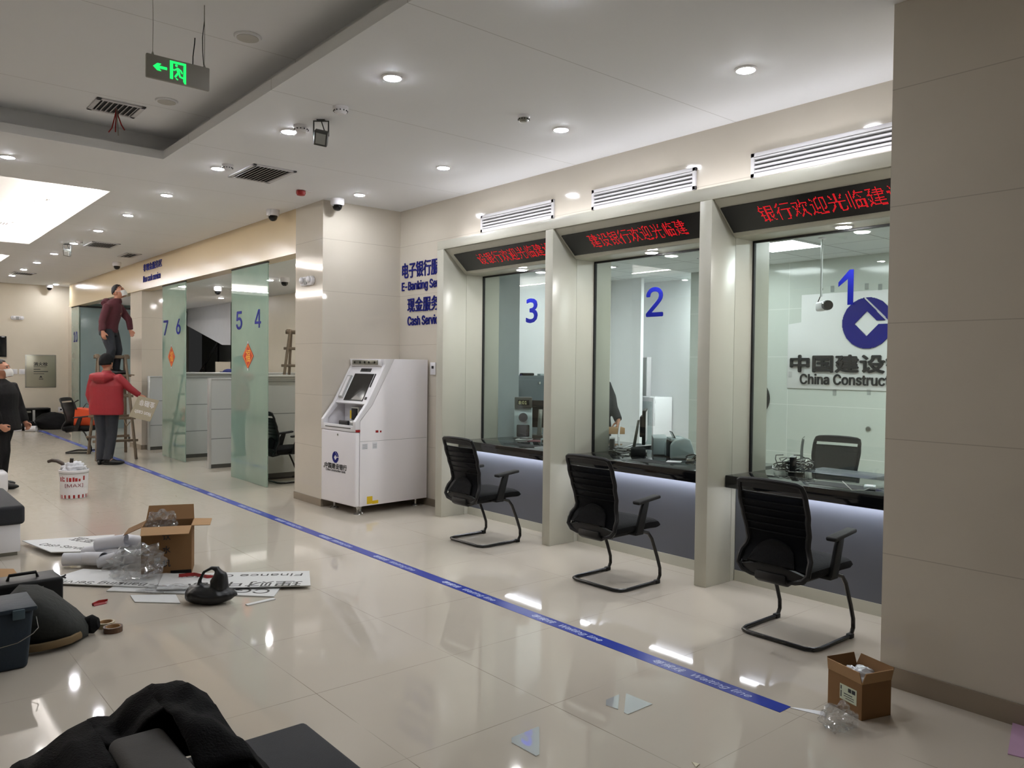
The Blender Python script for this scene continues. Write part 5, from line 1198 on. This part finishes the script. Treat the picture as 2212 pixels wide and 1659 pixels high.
q = MB(); q.grid(lambda u, v: (-.18+.36*u, -.16+.32*v, .004+.008*u), 4, 4, .004); tag(q.build('pink_sheet', M['pink'], loc=(3.86, 1.00, 0), rotz=.25), 'pink foam sheet on the floor at the right edge', 'sheet')

# ---------------------------------------------------------------- bench with coat in the foreground
t = thing('bench', 'charcoal upholstered bench in the foreground', 'bench', (1.127, 2.36, 0)); q = MB(); q.box(-1.3, 0, -1.0, 0, .27, .42, .02, 4); q.build('seat', M['seat_dark'], t); q = MB(); q.box(-1.26, -.04, -.96, -.04, .0, .27); q.build('base', M['black'], t)
q = MB(); q.box(-.675, -.549, -.85, -.37, .42, .70, .022, 4); q.build('armrest', M['grey_fabric'], t)
def coat_h(x, y):
    # heaped over the end of the armrest, falling to the seat on both sides
    px = [(.14, .42), (.20, .50), (.30, .62), (.38, .675), (.45, .685), (.50, .68), (.545, .72), (.60, .735), (.66, .735), (.71, .70), (.76, .61), (.80, .56), (.85, .47), (.90, .425)]
    hz = .42
    for (a, ha), (b, hb) in zip(px, px[1:]):
        if a <= x <= b: hz = ha+(hb-ha)*(x-a)/(b-a)
    d = 1-min(1, abs(y-2.10)/.24)**2.4
    if y < 2.10: d = max(d, 1-min(1, (2.10-y)/.62)**3)
    h_ = .424+(hz-.42)*max(0, d)
    return h_+.022*noise.noise((x*9, y*9, 3))*max(0, d)+.012*noise.noise((x*22, y*22, 5))*max(0, d)
def coat_side(xa, xb, ya, yb, nu):
    q.grid(lambda u, v: (xa+(xb-xa)*u-.44, ya+(yb-ya)*v-1.8, coat_h(xa+(xb-xa)*u, ya+(yb-ya)*v)-.42), nu, 26, .006)
q = MB(); coat_side(.14, .448, 1.55, 2.335, 20); coat_side(.582, .90, 1.75, 2.335, 20); coat_side(.448, .582, 1.995, 2.335, 10)
bmesh.ops.remove_doubles(q.bm, verts=q.bm.verts, dist=.003)
tag(q.build('black_coat', M['black_cloth'], loc=(.44, 1.80, .42), ang=180), 'black coat heaped over the grey armrest of the bench in the foreground', 'coat')
# chair bag, duffel bag and rolls at the far wall
t = thing('tote_bag', 'orange cloth tool bag standing on the chair behind the ladder', 'bag', (3.14, 15.26, .475), math.radians(-36))
q = MB(); q.prism([(-.16, 0), (.18, 0), (.17, .27), (-.13, .31)], -.12, .12, 'y', .015, 3); q.build('bag', M['orange'], t); q = MB(); q.tube([(-.10, -.125, .28), (-.14, -.13, .40), (-.10, -.06, .44)], .012, 8); q.tube([(.13, -.125, .25), (.14, -.12, .42), (.08, -.05, .45)], .012, 8); q.build('strap', M['black'], t); q = MB(); q.tube([(-.05, 0, .30), (0, .02, .38), (.06, 0, .36), (.1, .03, .30)], .006, 6); q.build('cord', M['black'], t)
o = crumple('duffel_bag', 'large black duffel bag on the floor at the far wall', 'bag', (3.62, 20.95, 0), (.36, .24, .22), M['black_cloth'], 41, .22, freq=1.6)
o = crumple('duffel_bag', 'smaller black bag heap left of the large duffel bag', 'bag', (3.08, 20.82, 0), (.18, .17, .13), M['black_cloth'], 44, .25)
q = MB(); q.grid(lambda u, v: (.22*(u-.5), .06*math.sin(v*7.2), .065-.06*math.cos(v*7.2)), 3, 24, .002); tag(q.build('paper_roll', M['paper'], loc=(3.10, 20.45, .0), rotz=-.5), 'white paper roll on the floor before the black bags', 'paper roll')
q = MB(); q.box(-.08, .08, -.01, .01, .0, .17, .003, M=Matrix.Rotation(.2, 4, 'X')); tag(q.build('paper_sheet', M['paper'], loc=(2.86, 20.6, .006)), 'small white sheet propped behind the paper roll', 'sheet')
# ---------------------------------------------------------------- people
def frame(d, s):
    d = Vector(d).normalized(); s = Vector(s); s = (s-d*s.dot(d)).normalized(); return d, s, d.cross(s)
def hand(mb, wrist, d, s, curl=.5, right=1, k=1.0):
    # d along the fingers, s across the palm towards the thumb; fingers bend towards n
    d, s, n = frame(d, s); n = n*right; W = Vector(wrist)
    P = lambda a, b, c: W+d*(a*k)+s*(b*k)+n*(c*k)
    mb.tube([P(-.03, 0, 0), P(.01, 0, 0), P(.05, .002, 0), P(.088, 0, .004)], [(.022*k, .026*k), (.018*k, .032*k), (.015*k, .040*k), (.012*k, .038*k)], 10)
    for b, L, a0 in ((.029, .072, .085), (.010, .080, .090), (-.009, .075, .087), (-.027, .058, .080)):
        c1 = curl*(.9+.25*random.random()); p = P(a0-.012, b, .003); th = 0; pts = [p]
        for seg in (.45, .32, .23):
            th += c1; p = p+(d*math.cos(th)+n*math.sin(th))*(L*seg*k); pts.append(p)
        mb.tube(pts, [.0095*k, .009*k, .0082*k, .0062*k], 8)
    mb.tube([P(.02, .022, .004), P(.045, .048, .012), P(.068, .058, .022), P(.088, .056, .034)], [.013*k, .0115*k, .010*k, .007*k], 8)
def headm(mb, c, f, s, k=1.0):
    # f face direction, s towards the person's left ear
    f, s, u = frame(f, s); c = Vector(c); R = Matrix((f, s, u)).transposed().to_4x4()
    M_ = Matrix.Translation(c) @ R
    def sh(p):
        if p.z < 0: p.x += .012*(-p.z/.11); p.y *= 1-.28*(-p.z/.115)
        if p.x < -.02 and p.z > -.02: p.x *= 1.04
        return p
    mb.ell((0, 0, 0), (.096*k, .077*k, .118*k), 20, 14, M_, sh)
    mb.ell((.098*k, 0, -.018*k), (.017*k, .014*k, .024*k), 10, 8, M_); mb.ell((.088*k, 0, .030*k), (.016*k, .048*k, .012*k), 10, 8, M_)
    mb.ell((.088*k, 0, -.062*k), (.012*k, .024*k, .010*k), 10, 8, M_); mb.ell((.075*k, 0, -.098*k), (.024*k, .028*k, .018*k), 10, 8, M_)
    for e in (-1, 1): mb.ell((-.005*k, e*.080*k, -.012*k), (.020*k, .011*k, .032*k), 10, 8, M_)
    return M_
def eyes(M_, par, k=1.0):
    q = MB()
    for e in (-1, 1): q.ell((.088*k, e*.031*k, .008*k), (.010*k, .014*k, .008*k), 10, 8, M_)
    q.build('eye', M['ink'], par)
def person(label, loc, J, top, trousers, voxel=.011, skin=None, top_name='jacket', pad=1.0, shoes=None, cut=None):
    t = thing('person', label, 'person', loc, -YAW); V = lambda n: Vector(J[n]); k = J.get('k', 1.0)
    q = MB(); M_ = headm(q, V('head'), J['face'], J['ear'], k)
    q.tube([V('neck')-Vector((0, 0, .04)), V('neck'), V('head')+(V('neck')-V('head'))*.35], [.062*k, .056*k, .05*k], 12)
    q.tube([V('hip'), V('waist'), V('chest'), V('neck')], [(.10, .14), (.09, .13), (.10, .15), (.06, .07)], 16)
    for sd in 'LR':
        q.tube([V('chest')+(V('sh'+sd)-V('chest'))*.5, V('sh'+sd), (V('sh'+sd)+V('el'+sd))/2, V('el'+sd), (V('el'+sd)+V('wr'+sd))/2, V('wr'+sd)], [.055, .052, .045, .037, .034, .024], 10)
        hand(q, V('wr'+sd), J['hd'+sd], J['th'+sd], J.get('curl'+sd, .5), 1 if J.get('cs'+sd, 1) > 0 else -1, J.get('hk', 1.0))
        q.tube([V('hip'), V('hp'+sd), (V('hp'+sd)+V('kn'+sd))/2, V('kn'+sd), (V('kn'+sd)*.55+V('an'+sd)*.45), V('an'+sd)], [.09, .085, .07, .052, .052, .036], 10)
        q.tube([V('an'+sd), V('an'+sd)+Vector(J['to'+sd])*.5-Vector((0, 0, .05)), V('an'+sd)+Vector(J['to'+sd])-Vector((0, 0, .055))], [.038, .034, .026], 10)
    body = fuse(q, 'body', skin or M['skin'], t, voxel*.75, 2)
    eyes(M_, t, k)
    # top
    q = MB(); p = pad
    q.tube([V('hem'), V('hip'), V('waist'), V('chest'), (V('chest')+V('neck'))/2+Vector((0, 0, .03)), V('neck')], [(a*p, b*p) for a, b in J['trunk']], 24)
    for sd in 'LR':
        c0 = V('chest')+(V('sh'+sd)-V('chest'))*.45+Vector((0, 0, .03))
        m1 = (V('sh'+sd)+V('el'+sd))/2; m2 = (V('el'+sd)+V('wr'+sd))/2
        q.tube([c0, V('sh'+sd), m1, V('el'+sd), m2, V('wr'+sd)*.93+V('el'+sd)*.07], [.085*p, .078*p, .066*p, .056*p, .052*p, .046*p], 14)
    if 'hood' in J: 
        h = J['hood']; q.tube([Vector(a) for a in h[0]], h[1], 12)
    q.tube([V('neck')-Vector((0, 0, .03)), V('neck')+Vector((0, 0, .035))], [.085*p, .072*p], 14)
    for v in q.bm.verts:
        v.co += Vector((noise.noise(v.co*7), noise.noise(v.co*7+Vector((4, 0, 0))), 0))*.012*p
    tp = fuse(q, top_name, top, t, voxel, 3)
    q = MB(); q.tube([V('hem')+Vector((0, 0, .05)), V('hip'), V('hip')-Vector((0, 0, .09))], [(J['trunk'][1][0]*.9, J['trunk'][1][1]*.88), (J['trunk'][1][0]*.95, J['trunk'][1][1]*.9), (.10, .14)], 20)
    for sd in 'LR':
        q.tube([V('hp'+sd)+Vector((0, 0, .05)), V('hp'+sd), (V('hp'+sd)+V('kn'+sd))/2, V('kn'+sd), (V('kn'+sd)+V('an'+sd))/2, V('an'+sd)-Vector((0, 0, .02))], [.10, .108, .092, .076, .070, .066], 14)
    for v in q.bm.verts: v.co += Vector((noise.noise(v.co*8), noise.noise(v.co*8+Vector((4, 0, 0))), 0))*.012
    fuse(q, 'trousers', trousers, t, voxel, 3)
    for sd in 'LR':
        a = V('an'+sd); d = Vector(J['to'+sd]); q = MB(); z0 = J.get('floor', 0.0)
        dn = d.normalized(); sdv = Vector((-dn.y, dn.x, 0)); R = Matrix((dn, sdv, Vector((0, 0, 1)))).transposed().to_4x4()
        q.ell((d.length*.36, 0, -.01), (.155*d.length/.17, .05, .055), 18, 10, Matrix.Translation((a.x, a.y, a.z-.045)) @ R, lambda p_: Vector((p_.x, p_.y*(1.05 if p_.x > 0 else .85), max(p_.z*(1.0 if p_.x < 0.02 else .72), -.044))))
        q.tube([a-Vector((0, 0, .05)), a+Vector((0, 0, .05))], [.052, .048], 12)
        o = q.build('shoe', shoes or M['black'], t, ang=180)
    return t, M_
def cap_hair(par, M_, name, m, k=1.0, low=-.03, front=.055, s=1.07):
    t = bmesh.new(); bmesh.ops.create_uvsphere(t, u_segments=24, v_segments=16, radius=1)
    rm = []
    for v in t.verts:
        p = Vector((v.co.x*.100*k*s, v.co.y*.081*k*s, v.co.z*.121*k*s))
        p += p.normalized()*.006*noise.noise(p*60); v.co = p
        if p.z < low+(.0 if p.x < 0 else p.x*1.1) or (p.x > front and p.z < .06): rm.append(v)
    bmesh.ops.delete(t, geom=rm, context='VERTS'); bmesh.ops.transform(t, matrix=M_, verts=t.verts)
    q = MB(); q.add(t); o = q.build(name, m, par, ang=180)
    md = o.modifiers.new('thick', 'SOLIDIFY'); md.thickness = .012; md.offset = -.6
    return o
def mask(par, M_, k=1.0):
    q = MB()
    q.grid(lambda u, v: M_ @ Vector((.128*k-.055*k*abs(v*2-1)**1.7-.012*k*abs(u*2-1)**2, (v*2-1)*.072*k, (-.015-.095*u)*k)), 8, 12, .004)
    for e in (-1, 1): q.tube([M_ @ Vector((.078*k, e*.071*k, -.03*k)), M_ @ Vector((.03*k, e*.085*k, -.012*k)), M_ @ Vector((-.005*k, e*.09*k, .01*k))], .0025, 5)
    return q.build('face_mask', M['mask'], par)

# man in maroon on the ladder: bends forward, looks up to the right
A0 = (3.36, 14.36, 1.385)
JA = dict(head=(.095, 0, 1.375), face=(.85, -.05, .42), ear=(0, 1, 0), neck=(.07, 0, 1.23), chest=(-.0, 0, 1.06), waist=(-.06, 0, .86), hip=(-.075, 0, .73), hem=(-.085, 0, .68),
    shL=(.03, .17, 1.12), elL=(.17, .20, .92), wrL=(.20, .20, .74), hdL=(.35, 0, -.8), thL=(.9, .0, .4), csL=1, curlL=.55,
    shR=(.0, -.18, 1.11), elR=(-.07, -.22, .86), wrR=(-.04, -.24, .70), hdR=(.12, 0, -1), thR=(.9, .0, .1), csR=-1, curlR=.35,
    hpL=(-.06, .09, .70), knL=(.03, .10, .40), anL=(-.01, .10, .08), hpR=(-.06, -.09, .70), knR=(.03, -.10, .40), anR=(-.03, -.10, .08), toL=(.17, .02, 0), toR=(.17, -.02, 0),
    trunk=[(.15, .135), (.165, .15), (.165, .15), (.185, .15), (.15, .12), (.08, .085)], hood=([(-.10, -.09, 1.17), (-.11, 0, 1.20), (-.10, .09, 1.17)], [.055, .075, .055]))
pa, Ma = person('man in maroon hooded jacket and face mask standing on the wooden ladder, looking up', A0, JA, M['maroon'], M['navy_cloth'], pad=.97)
cap_hair(pa, Ma, 'hair', M['hair'], 1.0, -.02, .062, 1.06); mask(pa, Ma)
q = MB(); q.box(-.31, .31, -.16, .16, -.02, .0, .006); tag(q.build('ladder_plank', M['wood'], loc=(3.36, 14.36, 1.379), rotz=math.radians(-6)), 'wooden plank across the ladder under the feet of the man in maroon', 'plank')

# man in the red jacket, seen from behind, holding the cut out board to the right
B0 = (3.02, 13.28, 0)
JB = dict(head=(0.0, 0, 1.575), face=(.35, .9, .12), ear=(-.9, .35, 0), neck=(0, .0, 1.42), chest=(0, 0, 1.22), waist=(0, 0, 1.0), hip=(0, .0, .88), hem=(0, 0, .77),
    shL=(-.20, 0, 1.33), elL=(-.255, -.02, 1.07), wrL=(-.235, .06, .86), hdL=(.1, .4, -.9), thL=(.4, .9, .2), csL=1, curlL=.5,
    shR=(.20, 0, 1.33), elR=(.33, .05, 1.18), wrR=(.45, .14, 1.06), hdR=(.75, .25, -.5), thR=(-.2, .6, .8), csR=-1, curlR=.8,
    hpL=(-.09, 0, .85), knL=(-.085, .02, .47), anL=(-.085, -.02, .09), hpR=(.09, 0, .85), knR=(.075, .02, .47), anR=(.05, -.05, .09), toL=(-.03, .17, 0), toR=(.19, .03, 0),
    trunk=[(.16, .255), (.165, .26), (.17, .25), (.175, .245), (.14, .18), (.09, .10)], hood=([(-.17, -.12, 1.36), (-.06, -.165, 1.345), (.06, -.165, 1.345), (.15, -.11, 1.37)], [.05, .085, .085, .05]))
pb, Mb = person('man in padded red jacket and black cap seen from behind, holding a cut out board', B0, JB, M['red_jacket'], M['navy_cloth'], pad=1.0)
cap_hair(pb, Mb, 'black_cap', M['black_cloth'], 1.06, -.055, .09, 1.12)
t = thing('cut_out_board', 'translucent beige board with cut out letters held by the man in red', 'sign board', (3.40, 12.90, .86), -YAW)
q = MB(); c = [(-.10, -.16), (.24, -.24), (.36, .10), (.03, .20)]
q.prism([(-.17, -.11), (.16, -.19), (.30, .14), (-.02, .21)], -.003, .003, 'y'); q.build('board', mat('beige_acrylic', (158, 150, 130), 0.4), t)
Ub = Vector((-.33, 0, .08)); 
q = MB(); d_ = Vector((.33, 0, -.08)).normalized(); n_ = Vector((d_.z*-1, 0, d_.x))
text(q, '金融非', Vector((.24, -.0035, .10)), (-.36, 0, .085), (-.085, 0, -.36), .24, .095, .0006, .01)
text(q, 'Non cash', Vector((.175, -.0035, -.055)), (-.36, 0, .085), (-.085, 0, -.36), .25, .06, .0006, .01); q.build('cut_lettering', M['paper'], t)

# man in black at the left edge, profile to the right, looking up
C0 = (1.46, 11.54, 0)
JC = dict(head=(-.04, 0, 1.475), face=(.85, .15, .22), ear=(-.17, .95, 0), neck=(-.05, 0, 1.325), chest=(-.03, 0, 1.17), waist=(-.03, 0, .98), hip=(-.02, 0, .86), hem=(0, 0, .70),
    shL=(-.02, .18, 1.25), elL=(.05, .24, 1.0), wrL=(.13, .22, .80), hdL=(.5, 0, -.8), thL=(.8, 0, .5), csL=1, curlL=.8,
    shR=(.0, -.19, 1.25), elR=(.03, -.25, 1.02), wrR=(.11, -.24, .79), hdR=(.75, 0, -.55), thR=(.5, 0, .8), csR=-1, curlR=1.0,
    hpL=(-.03, .09, .84), knL=(-.10, .10, .46), anL=(-.17, .10, .09), hpR=(.0, -.09, .84), knR=(.06, -.10, .47), anR=(.02, -.10, .09), toL=(.17, .04, 0), toR=(.19, -.02, 0),
    trunk=[(.21, .19), (.22, .175), (.22, .165), (.235, .165), (.17, .14), (.085, .09)])
pc, Mc = person('man in black coat and white face mask at the left edge, looking up', C0, JC, M['black_cloth'], M['black_cloth'], top_name='coat')
cap_hair(pc, Mc, 'hair', M['hair'], 1.0, .0, .05, 1.04); mask(pc, Mc)

# person behind window 2, mostly hidden by the bay pillar
D0 = (6.56, 6.20, 0)
JD = dict(head=(-.05, 0, 1.58), face=(.7, -.6, -.3), ear=(.6, .7, 0), neck=(-.06, 0, 1.43), chest=(-.06, 0, 1.22), waist=(-.06, 0, 1.0), hip=(-.06, 0, .9), hem=(-.06, 0, .80),
    shL=(.09, .08, 1.36), elL=(.16, .0, 1.12), wrL=(.205, -.12, .98), hdL=(-.2, -.5, -.9), thL=(-.9, .2, .2), csL=1, curlL=.6,
    shR=(-.22, -.08, 1.36), elR=(-.27, -.1, 1.1), wrR=(-.15, -.22, .95), hdR=(.4, -.4, -.5), thR=(.4, .5, .5), csR=-1, curlR=.6,
    hpL=(.02, 0, .86), knL=(.02, 0, .47), anL=(.02, 0, .09), hpR=(-.14, 0, .86), knR=(-.14, 0, .47), anR=(-.14, 0, .09), toL=(.08, -.15, 0), toR=(-.02, -.17, 0),
    trunk=[(.17, .20), (.17, .20), (.165, .19), (.17, .19), (.14, .15), (.085, .09)])
pd, Md = person('person in black padded jacket half hidden by the bay pillar behind window 2', D0, JD, M['navy_cloth'], M['black_cloth'])
cap_hair(pd, Md, 'hair', M['hair'])
q = MB(); q.box(-.11, .10, -.09, .09, 0, .07, .003); tag(q.build('carton', M['card_in'], loc=(6.54, 5.95, .845), rotz=-.6), 'small pale carton held by the person behind window 2', 'cardboard box')
